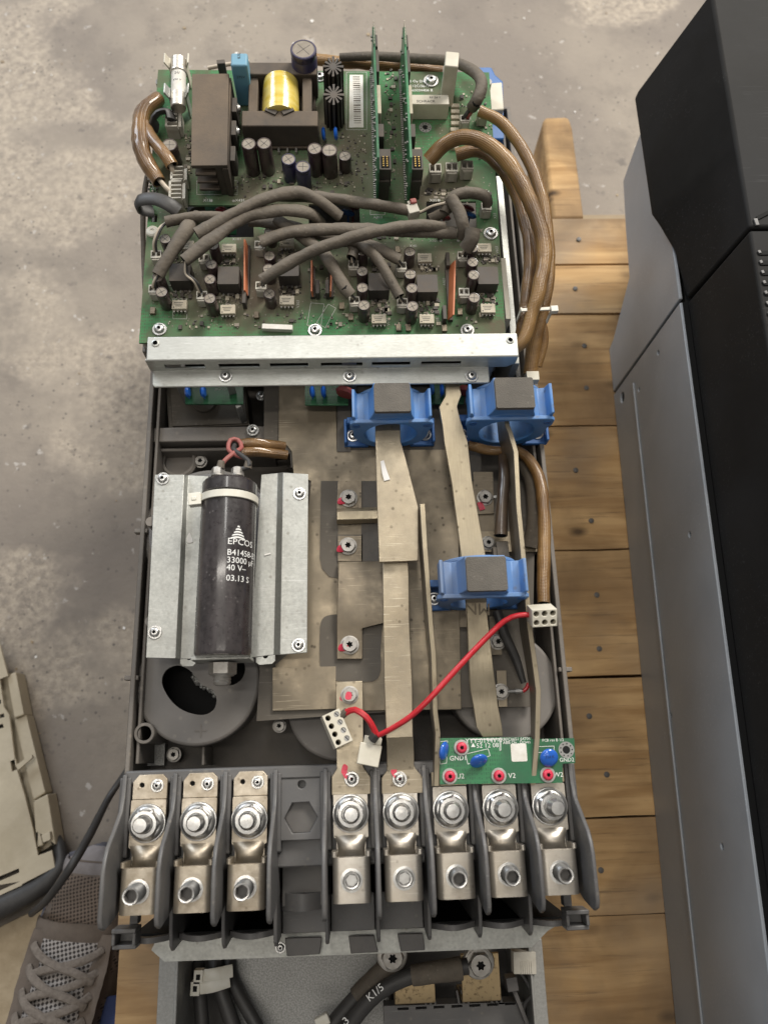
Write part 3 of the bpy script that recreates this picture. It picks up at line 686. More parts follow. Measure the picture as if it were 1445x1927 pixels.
# raised casting plate in the upper-left cell
pl = px([(312, 722), (462, 722), (470, 800), (318, 806)], -16)
b = MB(); b.prism(pl, -46, -16); b.prism([(x * .93 - 6.6, y * .97 + 8) for x, y in pl], -16.02, -14.5)
b.prism(circ(*P(385, 757, -14)[:2], 9, 20), -15, -11); b.build('inverter_module', 'film', D, bevel=1)
c = P(337, 868, -20)
b = MB(); b.lathe([(13.5, -46 - c.z), (13.5, 0), (12, 1.2), (10.4, 1.2), (10, -3), (0.1, -3)], (c.x, c.y, c.z), n=36); b.build('round_boss', 'tray', D)
screw(378, 869, -22, 5, D, HEXB, 'hex_bolt'); screw(476, 810, -2, 4.5, D); screw(492, 745, -16, 4, D)
# vertical walls and dark bays right of centre
b = MB(); b.bx(P(1000, 900, -20).x, P(1008, 900, -20).x, 20, 205, -46, -20); b.build('inner_rib', 'tray', D, bevel=.5)

# big storage capacitors standing in the tray
def disc(cx, cy, z, r_px, name='capacitor_can', holes=(), m='cap_disc', depth=30):
    c = P(cx, cy, z); r = (P(cx + r_px, cy, z) - P(cx - r_px, cy, z)).length / 2
    b = MB(); n = 64
    b.prism(circ(0, 0, r - 2, n), -2, 0, [[(x - c.x, y - c.y) for x, y in h] for h in holes])
    b.lathe([(r - 2, 0), (r - .7, -.3), (r, -1.2), (r, -9), (r - 1.5, -12), (r - 2.5, -depth)], n=n, cap0=False, cap1=True)
    b.v = [v + Vector((c.x, c.y, z)) for v in b.v]
    return b.build(name, m, D, smooth=40), c, r
z = -6
kid = []
for (x, y) in ((305, 1285), (312, 1262), (333, 1252), (352, 1258), (366, 1270), (377, 1286), (389, 1293), (402, 1300), (408, 1318), (402, 1336), (385, 1345), (362, 1343), (338, 1333), (318, 1313)): kid.append((x, y))
def smooth_loop(pts, k=3):
    n = len(pts); out = []
    for i in range(n):
        p0, p1, p2, p3 = [Vector(pts[(i + d) % n]) for d in (-1, 0, 1, 2)]
        for j in range(k):
            t = j / k; out.append(tuple(.5 * ((2 * p1) + (p2 - p0) * t + (2 * p0 - 5 * p1 + 4 * p2 - p3) * t * t + (3 * p1 - p0 - 3 * p2 + p3) * t ** 3)))
    return out
h1 = px(smooth_loop(kid), z); h2 = [tuple(p) for p in circ(*P(432, 1260, z)[:2], 10.5, 24)]
cap1, cc, cr = disc(373, 1284, z, 116, holes=[h1, h2], depth=40)
# black disc seen through the openings
b = MB(); b.lathe([(cr - 5, -28), (cr - 5, -26)], (cc.x, cc.y, z), n=40); b.build('can_floor', 'black_clean', cap1)
for k in range(26):
    pass
b = MB()
for k in range(150):                                            # grey crumbs lying in the hole
    a = random.random(); x, y = P(366 + a * 40 + random.uniform(-5, 12), 1268 + a * 34 + random.uniform(-14, 10), -18)[:2]; s_ = random.uniform(.8, 2.3)
    b.lathe([(s_ * .6, 0), (s_, s_ * .5), (s_ * .5, s_ * 1.1)], (x, y, z - 13 + random.uniform(-3, 3)), n=6)
o = b.build('grey_crumbs', 'zinc_dull', cap1, smooth=0); o['kind'] = 'stuff'
p = P(378, 1375, z); b = MB(); b.box((p.x, p.y, z + .15), (8, .9, .4)); b.box((p.x, p.y, z + .16), (.9, 8, .4)); b.build('plus_mark', 'tray', cap1)
# cans at the right and behind the plates
cap2, c2, r2 = disc(948, 1290, z, 102, depth=40)
p = P(965, 1235, z + .3); kp = smooth_loop([(940, 1190), (958, 1202), (975, 1225), (985, 1262), (975, 1274), (955, 1268), (938, 1240), (932, 1212)], 3)
MB().prism(px(kp, z + .3), z + .1, z + .5).build('vent_pad', 'tray_dark', cap2)
p = P(976, 1256, z + 1); b = MB(); b.lathe([(2.4, 0), (2.4, .8)], p, n=16); b.build('rivet', 'tray', cap2)
disc(962, 985, -14, 72, depth=32, m='tray')
disc(640, 1330, -18, 98, depth=28)
# clear lids over the upper-left can
cl, ccl, _ = disc(395, 1000, -4, 125, name='capacitor_can', depth=42)
b = MB(); c = P(398, 1000, 2); b.lathe([(42.5, 0), (42.5, 1.2)], c, n=64); b.build('clear_lid', 'clear_disc', cl)
# round tube post, lower left, hex screws in the bottom bay
c = P(272, 1380, 0); b = MB(); b.lathe([(6.6, -46), (6.6, 0), (6.2, .5), (4.8, .5), (4.5, 0), (4.4, -30, 1)], c, n=28, cap0=False); b.build('post_tube', ['tray', 'hole'], D)
screw(526, 1366, -26, 4.6, D, HEXB, 'hex_bolt'); screw(328, 1420, -36, 5, D, HEXB, 'hex_bolt')
p = P(290, 1420, -40); MB().box((p.x, p.y, -42), (15, 15, 4)).build('earth_plate', 'spangle', D, bevel=.5)
b = MB(); b.bx(P(383, 1425, -20).x, P(388, 1425, -20).x, P(385, 1440, -20).y, P(385, 1405, -20).y, -46, -14); b.build('inner_rib', 'tray', D, bevel=.6)

# ------------------------------------------------------------------ laminated bus plates
film = px([(497, 728), (905, 728), (905, 905), (1000, 905), (1005, 1040), (1000, 1330), (840, 1332), (483, 1357), (489, 1262), (486, 1230), (560, 1220), (575, 880), (548, 880), (546, 853), (497, 851)], 0)
MB().prism(film, -1.6, 0).build('insulating_film', 'film', D)
pA = px([(525, 726), (632, 726), (634, 848), (700, 846), (860, 846), (862, 905), (925, 906), (928, 966), (862, 968), (865, 1180), (868, 1335), (715, 1337), (632, 1339), (630, 1290), (600, 1287), (560, 1290), (519, 1290), (519, 1250), (555, 1220), (585, 905), (552, 890), (549, 850), (540, 838), (524, 836)], 1.5)
MB().prism(pA, .2, 1.5).build('bus_plate', 'plate', D, bevel=.3)
MB().prism(px([(513, 1256), (632, 1254), (632, 1334), (513, 1338)], 2.2), 1.6, 2.3).build('bus_plate', 'plate', D, bevel=.2)
# dark rounded windows of film over the plate
def rpoly(pts, z, name, m, t=.6): return MB().prism(px(pts, z), z - t, z).build(name, m, D)
rpoly([(604, 905), (636, 905), (636, 1088), (620, 1085), (606, 1070), (602, 1050)], 2.2, 'film_window', 'film')
rpoly(smooth_loop([(602, 1190), (606, 1166), (622, 1157), (660, 1156), (716, 1156), (716, 1220), (716, 1262), (706, 1280), (680, 1283), (625, 1280), (606, 1268), (602, 1240)], 3), 2.2, 'film_window', 'film')
for (x0, y0, x1, y1) in ((634, 905, 680, 956), (634, 1006, 682, 1056), (680, 905, 712, 955), (680, 985, 712, 1060)): rpoly([(x0, y0), (x1, y0), (x1, y1), (x0, y1)], 2.6, 'film_window', 'tray_dark', .3)
rpoly([(636, 905), (680, 905), (680, 957), (634, 957)], 3.6, 'terminal_tab', 'plate_dark'); rpoly([(636, 1008), (680, 1008), (680, 1056), (636, 1056)], 3.6, 'terminal_tab', 'plate_dark')
b = MB(); b.ribbon([(P(634, 957, 4), P(720, 953, 4)), (P(634, 963, 9), P(720, 960, 9)), (P(634, 978, 9), P(720, 976, 9)), (P(634, 987, 4), P(720, 984, 4))], 2); b.build('bus_link', 'busbar_brushed', D, bevel=.3)
b = MB(); b.ribbon([(P(637, 1057, 5), P(745, 1055, 5)), (P(637, 1072, 8), P(745, 1070, 8)), (P(634, 1165, 8), P(750, 1165, 8)), (P(634, 1184, 6), P(682, 1182, 6)), (P(634, 1240, 5), P(682, 1240, 5))], 2.4); b.build('bus_link', 'plate_dark', D, bevel=.3)
for (x, y, zz, rr) in ((656, 938, 4, 6.4), (655, 1028, 4, 6.2), (658, 1214, 6, 6.2)):
    h_ = screw(x, y, zz, rr, D, HEXB, 'hex_bolt')
    p = P(x - 12, y + 4, zz + 1); bb = MB(); bb.prism(smooth_loop([(p.x - 3.2, p.y - 2), (p.x + 1.5, p.y - 2.6), (p.x + 3.2, p.y + .5), (p.x + .5, p.y + 2.8), (p.x - 2.6, p.y + 1.6)]), zz + .1, lambda q, z_=zz, x_=p.x: z_ + .6 + max(0, (q[0] - x_)) * .9); bb.build('paint_mark', 'red_paint', D)
# right-hand plates with bolts
rpoly([(890, 888), (927, 888), (929, 966), (893, 968)], 4, 'terminal_tab', 'plate_dark', 2)
h_ = screw(912, 937, 4, 5.8, D, HEXB, 'hex_bolt'); p = P(905, 952, 5); MB().box((p.x, p.y, 4.7), (4, 6, .5), .3).build('paint_mark', 'red_paint', D)
MB().box((P(932, 937, 4).x, P(932, 937, 4).y, 6), (4, 2, 2)).build('faston_tab', 'steel', D, bevel=.3)
rpoly([(862, 846), (905, 846), (905, 905), (862, 905)], 2.4, 'film_window', 'tray_dark', .3)
rpoly([(905, 1000), (1010, 1000), (1010, 1038), (905, 1038)], 3, 'terminal_tab', 'plate', 2); screw(918, 1022, 3.2, 5, D, HEXB, 'hex_bolt')
rpoly([(865, 968), (930, 968), (930, 1000), (905, 1000), (905, 1180), (865, 1180)], 2, 'film_window', 'plate_dark', .4)
rpoly([(636, 728), (660, 728), (660, 850), (634, 850)], 2.3, 'film_window', 'tray_dark', .3)
rpoly([(920, 1160), (942, 1160), (944, 1232), (922, 1232)], 5, 'terminal_tab', 'plate', 2); screw(936, 1208, 5, 5.4, D, HEXB, 'hex_bolt')
rpoly([(934, 1262), (952, 1262), (954, 1330), (938, 1330)], 5, 'terminal_tab', 'plate', 2); screw(942, 1302, 5, 5.4, D, HEXB, 'hex_bolt')
b = MB(); b.lathe([(1.1, 0), (1.1, 6), (1.6, 6), (1.6, 10), (1.2, 10), (1.2, 12)], P(952, 1301, 6), ax=(1, 0, 0), n=12); b.build('faston_tab', 'steel', D)
MB().tube([P(983, 1301, 6), P(990, 1296, 6), P(994, 1286, 6)], 1.3).build('sense_wire', 'red_wire', D)
MB().tube([P(935, 1150, 12), P(950, 1195, 12), P(970, 1240, 8), P(985, 1285, 6)], [3.4, 3.4, 3, 2], wr=.1).build('heat_shrink_sleeve', 'cable_black', D)

# ------------------------------------------------------------------ bus bars
def sec(xl, yl, xr, yr, z): return (P(xl, yl, z), P(xr, yr, z))
b = MB(); b.ribbon([sec(706, 770, 752, 770, 30), sec(706, 832, 754, 830, 30), sec(707, 860, 762, 858, 30), sec(710, 960, 787, 955, 30), sec(713, 1058, 787, 1055, 28.5)], 3); b.build('bus_bar', 'busbar', D, bevel=.4)
b = MB(); b.ribbon([sec(720, 1050, 768, 1050, 23), sec(721, 1170, 770, 1170, 23), sec(723, 1280, 775, 1280, 22), sec(727, 1388, 777, 1386, 20), sec(728, 1402, 778, 1400, 16), sec(728, 1430, 779, 1428, 11), sec(728, 1450, 779, 1448, 9.5)], 3)
b.build('bus_bar', 'busbar', D, bevel=.4)
p = P(736, 898, 30.4); b = MB(); b.ribbon([(P(716, 868, 30.6), P(722, 866, 30.6)), (P(719, 890, 31.6), P(728, 886, 31.2)), (P(723, 905, 30.8), P(734, 902, 30.8))], .4); b.build('peeled_flake', 'chip_white', D)
# upright bars: top edge traced, standing down to the plate
def upright(pts, zb, t, name='bus_bar', m='busbar_side'):
    b = MB(); T = [P(*p) for p in pts]; n0 = len(b.v)
    for i, p in enumerate(T):
        zz = zb[i] if isinstance(zb, (list, tuple)) else zb
        b.v += [Vector((p.x, p.y, p.z)), Vector((p.x + t, p.y, p.z)), Vector((p.x + t, p.y, zz)), Vector((p.x, p.y, zz))]
    for i in range(len(T) - 1):
        for k in range(4):
            j = (k + 1) % 4; b.f.append((i * 4 + k, i * 4 + j, i * 4 + 4 + j, i * 4 + 4 + k)); b.m.append(1 if k == 0 else 0)
    e = (len(T) - 1) * 4; b.f += [(3, 2, 1, 0), (e, e + 1, e + 2, e + 3)]; b.m += [0, 0]
    return b.build(name, [m, 'busbar_brushed'], D, bevel=.35)
upright([(790, 948, 34), (795, 1030, 34), (801, 1110, 33), (807, 1190, 31), (811, 1230, 28), (814, 1340, 25), (819, 1380, 21), (816, 1480, 14)], [10, 8, 8, 8, 8, 7, 6, 6], 3.2)
upright([(945, 745, 40), (950, 800, 40), (956, 815, 42), (966, 850, 42), (971, 955, 41), (985, 1100, 38), (992, 1180, 34), (1000, 1240, 29), (1008, 1300, 26), (1006, 1390, 19), (998, 1478, 14)], [14, 14, 14, 14, 13, 12, 10, 9, 8, 7, 6], 3.2)
b = MB(); b.ribbon([sec(838, 722, 864, 722, 42), sec(838, 745, 868, 742, 42), sec(826, 766, 860, 765, 41), sec(832, 800, 866, 790, 40), sec(836, 835, 880, 832, 38), sec(850, 910, 888, 908, 36), sec(868, 1050, 914, 1048, 30), sec(878, 1150, 916, 1150, 28), sec(882, 1240, 926, 1240, 26), sec(884, 1280, 930, 1276, 24), sec(885, 1300, 934, 1300, 19), sec(890, 1325, 936, 1325, 17), sec(896, 1368, 944, 1366, 15), sec(908, 1388, 946, 1386, 12)], 3)
barV = b.build('bus_bar', 'busbar_brushed', D, bevel=.4)
text('MN', P(898, 1145, 28.5) + Vector((0, 0, .25)), 11, barV, 'plate_dark', rz=PI * .985)

# ------------------------------------------------------------------ blue current sensors
def sensor(x, y, z0=0, s=1.0, pad_rough=0):
    """x,y = pixel of the front lower edge of the pad (height 60)"""
    c = P(x, y, 60 * s + z0); fy = c.y; root = None
    b = MB(); fr = lambda yy: (Vector((c.x, yy, z0)), Vector((s, 0, 0)), Vector((0, 0, s)), Vector((0, -1, 0)))
    arc = [(27 * math.cos(a), 27 + 27 * math.sin(a)) for a in [(-PI * .02) - PI * .96 * i / 22 for i in range(23)]]
    out = [(-29, 36), (-29, 43), (-26.5, 46), (26.5, 46), (29, 43), (29, 36), (27, 32)] + arc[1:-1] + [(-27, 32)]
    hole = circ(0, 25, 18.5, 30)
    b.prism(out, -1.0, 2.0, [hole], fr(fy)); b.prism(circ(0, 25, 25.5, 36), -2.5, 0, [hole], fr(fy + 22 * s))
    # barrel between the flanges
    b.lathe([(18.5 * s, 0), (18.5 * s, 22 * s), (25 * s, 22 * s), (25 * s, 0), (18.5 * s, 0)], (c.x, fy, z0 + 25 * s), ax=(0, 1, 0), n=36, cap0=False, cap1=False)
    prof = [(-12.6, 58.5), (12.6, 58.5), (13.6, 52), (16, 45), (19.5, 42.5), (24, 43.5), (25.6, 50), (27.5, 50.5), (27.5, 38), (14, 38), (-14, 38), (-27.5, 38), (-27.5, 50.5), (-25.6, 50), (-24, 43.5), (-19.5, 42.5), (-16, 45), (-13.6, 52)]
    b.prism(prof, -22 * s, -.5, (), fr(fy))
    root = b.build('current_sensor', 'blue_plastic', D, bevel=.6)
    b = MB(); w = 12.4 * s
    b.prism(rrect(-w, -.8 * s, w, 20.5 * s, 1.4), 58.3 * s, 61.5 * s); b.v = [v + Vector((c.x, fy, z0)) for v in b.v]; b.build('foam_pad', 'foam', root, bevel=.8, seg=3)
    for sx in (-1, 1):
        b = MB(); X = c.x + sx * 24.5 * s
        b.bx(X - 9 * s, X + 9 * s, fy - 2 * s, fy + 17 * s, z0 + .5, z0 + 4); b.bx(X - 9 * s, X - 6.8 * s, fy - 2 * s, fy + 17 * s, z0 + 4, z0 + 11); b.bx(X + 6.8 * s, X + 9 * s, fy - 2 * s, fy + 17 * s, z0 + 4, z0 + 11)
        b.bx(X - 6.8 * s, X + 6.8 * s, fy + 12 * s, fy + 17 * s, z0 + 4, z0 + 14)
        b.build('mounting_foot', 'blue_deep', root, bevel=.7)
        place(SCREW, 'screw', (X + sx * 2.5, fy + 6, z0 + 4), root, scale=4.6)
        for zz in (45.5, ):
            b = MB(); b.lathe([(2.6, 0), (2.6, .5), (1.4, .5), (1.3, .2)], (c.x + sx * 24.6 * s, fy - 2 * s, z0 + (zz - 5) * s), ax=(0, -1, 0), n=16); b.build('rivet', 'blue_deep', root)
    return root
sensor(739, 774, 0, .97); sensor(970, 767, 0, 1.03); sensor(917, 1110, 0, 1.0)

# ------------------------------------------------------------------ small boards under the rail
def small_board(pts, z, caps, name='sensing_board'):
    o = MB().prism(px(pts, z), z - 1.6, z).build(name, 'pcb_clean', D)
    for (x, y, m) in caps:
        p = P(x, y, z); b = MB(); b.lathe([(.2, -1.8), (3.4, -1.4), (4.6, 0), (3.4, 1.4), (.2, 1.8)], (p.x, p.y + 3, z + 6.6), ax=(1, 0, .15), n=18); b.box((p.x, p.y + 1, z + 1.5), (1, 1, 3)); b.build('varistor', m, o)
    return o
sb = small_board([(349, 718), (458, 718), (458, 760), (349, 760)], 14, [(357, 752, 'varistor'), (386, 752, 'varistor')])
p = P(438, 748, 14); b = MB(); b.box((p.x, p.y + 4, 19), (5, 3, 18), .3); b.box((p.x + 4, p.y - 6, 0), (4, 3, 26), .5); b.build('board_support', 'zinc_dull', sb, bevel=.4)
text('#GND', P(416, 732, 14.2), 3, sb, 'silk_dim')
sb = small_board([(574, 718), (655, 718), (655, 762), (574, 762)], 14, [(589, 752, 'varistor'), (610, 752, 'varistor')]); text('#GND', P(636, 732, 14.2), 3, sb, 'silk_dim')
p = P(650, 745, 14); b = MB(); b.lathe([(6, -2), (7, 0), (6, 2)], (p.x, p.y, 20), ax=(.3, 1, 0), n=20); b.build('varistor', 'varistor_red', sb)
sb = small_board([(808, 718), (876, 718), (872, 760), (812, 760)], 10, [(812, 745, 'blue_deep'), (830, 748, 'varistor')])
p = P(873, 742, 10); b = MB(); b.lathe([(5, -2), (6, 0), (5, 2)], (p.x, p.y, 16), ax=(.3, 1, 0), n=20); b.build('varistor', 'varistor_red', sb)

# ------------------------------------------------------------------ slotted mounting rail
ra = MB(); xa, xb = -133.2, 113.6; ya, yb_ = 268.2, 250.6; zt = 62
ra.prism([(xa, yb_), (xb, yb_), (xb, ya), (xa, ya)], zt - 1.6, zt, [circ(xa + 5.5, ya - 5, 1.9, 12), circ(xb - 5, ya - 5.5, 1.9, 12)])
fr = (Vector((0, yb_, 0)), Vector((1, 0, 0)), Vector((0, 0, 1)), Vector((0, -1, 0)))
slots = []
for (x0, x1) in ((310, 385), (412, 488), (508, 580), (604, 682), (700, 772), (793, 868)):
    a, c = P(x0, 684, 55).x, P(x1, 684, 55).x; slots.append([(a, 50.5), (c, 50.5), (c, 56), (a, 56)])
ra.prism([(xa - .8, 47.2), (xb - 6, 47.2), (xb - .4, 52), (xb - .4, zt - .2), (xa - .8, zt - .2)], -1.4, .3, slots, fr)
yf = yb_ + .25 * -47.2 + .0 
yf = 238.2
fx0, fx1 = P(287, 710, 48).x, P(921, 710, 48).x
ra.prism([(fx0 + 2, yf), (fx1 - 1, yf), (fx1, yf + 1), (fx1, 239.2 + 12), (fx0, 239.2 + 12), (fx0, yf + 2)], 46.4, 48)
rail = ra.build('slotted_rail', 'zinc_rail', D, bevel=.9, seg=3)
for (x, y) in ((425, 708), (658, 708), (887, 708)): screw(x, y, 48, 4.6, rail)
for xx, yy in ((xa + 5.5, ya - 5), (xb - 5, ya - 5.5)):
    b = MB(); b.lathe([(2.6, 0), (2.6, .5), (1.6, .8), (1.5, -1.5, 1)], (xx, yy, zt), n=18, cap0=False); b.build('rivet_nut', ['zinc_rail', 'hole'], rail)
for xx in (xa + 14, 0, xb - 18):
    MB().bx(xx - 5, xx + 5, 255, 262, -46, zt - 1.7).build('rail_post', 'zinc_dull', rail)

# ------------------------------------------------------------------ storage capacitor on its bracket
zb = 20
br = MB()
def lerpx(a, b_, t): return a + (b_ - a) * t
bl = [P(292, 893, zb), P(352, 893, zb), P(378, 895, zb)]
def bracket_half(cols_top, cols_bot, zs, name, cut):
    """profile of bends running along the capacitor: columns of pixels at the top and bottom ends"""
    b = MB(); b.ribbon_cols = None
    secs = []
    for (xt, yt), (xb_, yb2), z in zip(cols_top, cols_bot, zs): secs.append((P(xt, yt, z), P(xb_, yb2, z)))
    b.ribbon(secs, 1.6); return b.build(name, 'zinc', D, bevel=.3)
brL = bracket_half([(292, 893), (347, 893), (355, 894), (392, 896)], [(275, 1238), (331, 1239), (340, 1240), (400, 1240)], [26, 26, 20, 20], 'capacitor_bracket', None)
brR = bracket_half([(492, 893), (523, 890), (533, 889), (580, 892)], [(470, 1238), (516, 1232), (527, 1232), (578, 1228)], [20, 20, 26, 26], 'capacitor_bracket', None)
for pts, hx, hy, par in (([(340, 1234), (369, 1234), (369, 1248), (363, 1254), (344, 1254), (339, 1248)], 356, 1237, brL), ([(482, 1230), (518, 1228), (518, 1243), (512, 1249), (488, 1251), (482, 1246)], 500, 1234, brR)):
    zq = 19.6; hc = P(hx, hy, zq)
    MB().prism(px(pts, zq), zq - 1.6, zq, [circ(hc.x, hc.y, 1.7, 14)]).build('bracket_tab', 'zinc', par, bevel=.3)
    MB().lathe([(1.9, 0), (1.9, .4)], (hc.x, hc.y, zq - 4), n=14).build('tab_hole', 'hole', par)
for (x, y, par) in ((307, 901, brL), (292, 1190, brL), (564, 929, brR), (562, 1214, brR)): screw(x, y, 26, 4.5, par)
for (x, y) in ((300, 1000), (562, 1000), (300, 1180), (562, 1180)):
    p = P(x, y, 0); MB().lathe([(3.2, 0), (3.2, 24)], (p.x, p.y, 0), n=12).build('bracket_post', 'tray', brL)
p = P(358, 1013, 20.2); b = MB(); b.prism(smooth_loop([(p.x - 1.6, p.y - 3), (p.x + 2, p.y - 2.6), (p.x + .8, p.y + 1.5), (p.x - .4, p.y + 3.8), (p.x - 1.9, p.y + 1)]), 20.1, 20.6); b.build('paper_scrap', 'chip_white', brL)
p = P(504, 1043, 20.2); b = MB(); b.box((p.x, p.y, 20.5), (4.2, 1, .4), .25); b.build('paper_scrap', 'chip_white', brR)
R0 = 17.6
cT, cB = P(433, 908, 40), P(420, 1236, 40)
axd = (cB - cT).normalized(); Lc = (cB - cT).length
ec = MB(); ec.lathe([(R0 - 3, 0), (R0 - 1.2, .4), (R0, 2), (R0, 9), (R0 - .9, 10), (R0, 11), (R0, Lc - 2), (R0 - 1, Lc)], cT, ax=axd, n=56)
epc = ec.build('storage_capacitor', 'epcos', D, smooth=35)
q = Vector((0, 1, 0)).rotation_difference(-axd).to_matrix()
def oncap(s, ypx, size, a0, m='print_white', wide=1):
    t = (P(430, ypx, 40) - cT).dot(axd); text(s, cT + axd * t, size, epc, m, bend=(R0 + .12, a0), ax=q, align='LEFT', wide=wide)
def ang(xp, yp):
    """angle on the can seen at this pixel"""
    best = min((abs(((lambda w: (lambda c_: c_)(w))(cT.lerp(cB, (P(430, yp, 40) - cT).dot(axd) / Lc) + Vector((R0 * math.sin(a), 0, R0 * math.cos(a))))).x - P(xp, yp, 40 + R0 * math.cos(a)).x), a) for a in [i * .02 - .6 for i in range(90)])
    return best[1]
a0 = ang(428, 1040)
oncap('EPCOS', 1032, 5.6, a0, wide=1.12); oncap('B41458-B7339-M', 1052, 5.4, a0); oncap('33000 µF (M)', 1066, 5.4, a0); oncap('40 V–', 1080, 5.4, a0); oncap('03.13 S', 1099, 5.4, a0)
# maker's triangle of stripes, wrapped round the can
am = ang(449, 1012)
lg = MB(); t0 = (P(450, 999, 40) - cT).dot(axd)
for k in range(5):
    w = .5 + k * 1.05; y0 = 1.0 + k * 1.75; th = 1.0
    n = 10
    for i in range(n):
        f0, f1 = -1 + 2 * i / n, -1 + 2 * (i + 1) / n
        quad = []
        for f, top in ((f0, 1), (f1, 1), (f1, 0), (f0, 0)):
            ww = w + (0 if top else .45); aa = am + f * ww / R0; tt = t0 + y0 + (0 if top else th) + .9 * f * f * (k + .5) / 4.5 * 1.2
            quad.append(cT + axd * tt + q @ Vector(((R0 + .14) * math.sin(aa), 0, (R0 + .14) * math.cos(aa))))
        lg.add(quad, [(0, 1, 2, 3)])
lg.build('maker_emblem', 'print_white', epc)
# tie round the can
ti = MB(); t = (P(430, 944, 40) - cT).dot(axd)
ti.lathe([(R0 + .2, -2.4), (R0 + 1.3, -2.4), (R0 + 1.3, 2.4), (R0 + .2, 2.4)], cT + axd * t, ax=axd, n=48, cap0=False, cap1=False)
p = cT + axd * t + Vector((-R0 - .5, 1.5, 6)); ti.box((p.x - 2, p.y - 2.5, p.z + 2), (8, 8, 6), .1); ti.box((p.x - 2.4, p.y - 2.5, p.z + 5.2), (3, 2.4, .5), .1)
tie = ti.build('cable_tie', 'nylon', epc, bevel=.4)
for dx in (410, 447):
    p = P(dx, 905, 44); bb = MB(); d = -axd
    bb.lathe([(4.6, -1), (4.6, 1.6), (3.6, 1.6), (3.6, 3), (4.4, 3), (4.4, 4.2), (4.0, 4.4), (4.3, 4.4, None, 'hex'), (4.3, 8.2, None, 'hex'), (3.5, 8.9), (.2, 8.9)], p, ax=d, n=36); bb.build('terminal_bolt', 'steel_dull', epc)
bb = MB(); p = cB
bb.lathe([(8.6, 2.2), (8.8, 2.4, None, 'hex'), (8.8, 9, None, 'hex'), (7, 10), (5.6, 10), (5.2, 11), (5.6, 12), (5.2, 13), (5.6, 14), (5.2, 15), (4.4, 16)], P(418, 1240, 30) - Vector((0, 0, 4)), ax=axd, n=36); bb.build('mounting_nut', 'steel_dull', epc)
bb = MB(); pp = P(420, 1240, 28); bb.box((pp.x, pp.y - .4, 27), (36, 2.2, 22), 0); bb.build('end_plate', 'zinc', epc, bevel=.3)
# leads of the capacitor
for nm, path, r, m in (('capacitor_lead', [(410, 886, 44), (424, 866, 44), (441, 852, 40), (455, 842, 34), (448, 828, 32), (434, 828, 34), (430, 845, 36), (444, 856, 40), (462, 862, 40)], 1.5, 'red_dull'), ('capacitor_lead', [(447, 884, 44), (466, 880, 46), (468, 868, 46), (452, 855, 42), (440, 846, 38), (442, 838, 34)], 1.6, 'cable_black')):
    MB().tube([P(*p) for p in path], r, n=10).build(nm, m, D)
for (x, y) in ((415, 876), (466, 876)):
    MB().tube([P(x, y + 6, 45), P(x + 2, y - 8, 45)], [2.8, 2.3], n=10).build('heat_shrink_sleeve', 'shrink', D)
for (y, x1) in ((836, 536), (852, 540)): MB().tube([P(448, y, 28), P(480, y - 2, 26), P(x1, y + 4, 18)], 3.4, wr=.12, hollow=(True, False)).build('braided_sleeve', ['sleeve_brown', 'hole'], D)

# ================================================================== main circuit board
ZB = 45.0
out = px([(298, 131), (920, 136), (951, 627), (951, 645), (262, 645)], ZB)
cuts = [px(c_, ZB) for c_ in ([(352, 386), (476, 386), (478, 446), (420, 447), (420, 430), (352, 430)], [(581, 384), (676, 384), (678, 424), (581, 426)], [(802, 379), (895, 379), (897, 428), (802, 428)], [(286, 403), (297, 403), (296, 418), (285, 418)])]
bo = MB(); bo.prism(out, ZB - 1.7, ZB, cuts)
board = bo.build('circuit_board', 'pcb', D)
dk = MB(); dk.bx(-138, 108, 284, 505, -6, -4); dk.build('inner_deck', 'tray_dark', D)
for (x, y) in ((270, 630), (945, 630), (300, 150), (918, 150), (600, 300)):
    p = P(x, y, ZB); b = MB(); b.lathe([(3.4, -3.9), (3.4, ZB - 1.8)], (p.x, p.y, 0), n=14); b.build('standoff', 'zinc_dull', D)
# things seen through the cut-outs
for (x, y, m) in ((655, 400, 'blue_deep'), (664, 388, 'varistor_red'), (418, 398, 'red_paint'), (880, 392, 'varistor_red'), (884, 405, 'blue_deep'), (836, 408, 'varistor_red')):
    p = P(x, y, 24); b = MB(); b.lathe([(4, -1.5), (5.5, 0), (4, 1.5)], p, ax=(.3, .8, .4), n=18); b.lathe([(.7, -28), (.7, -3)], p, n=6); b.build('varistor', m, D)
MB().prism(px([(384, 380), (445, 380), (445, 440), (384, 440)], 14), 12.4, 14).build('sensing_board', 'pcb_clean', D)
screw(417, 398, 16, 5, D, SCREW_RED)
b = MB(); b.tube([P(352, 430, 24), P(366, 402, 30), P(384, 392, 30)], [3, 4, 3], n=8); b.build('heat_shrink_sleeve', 'shrink', D)

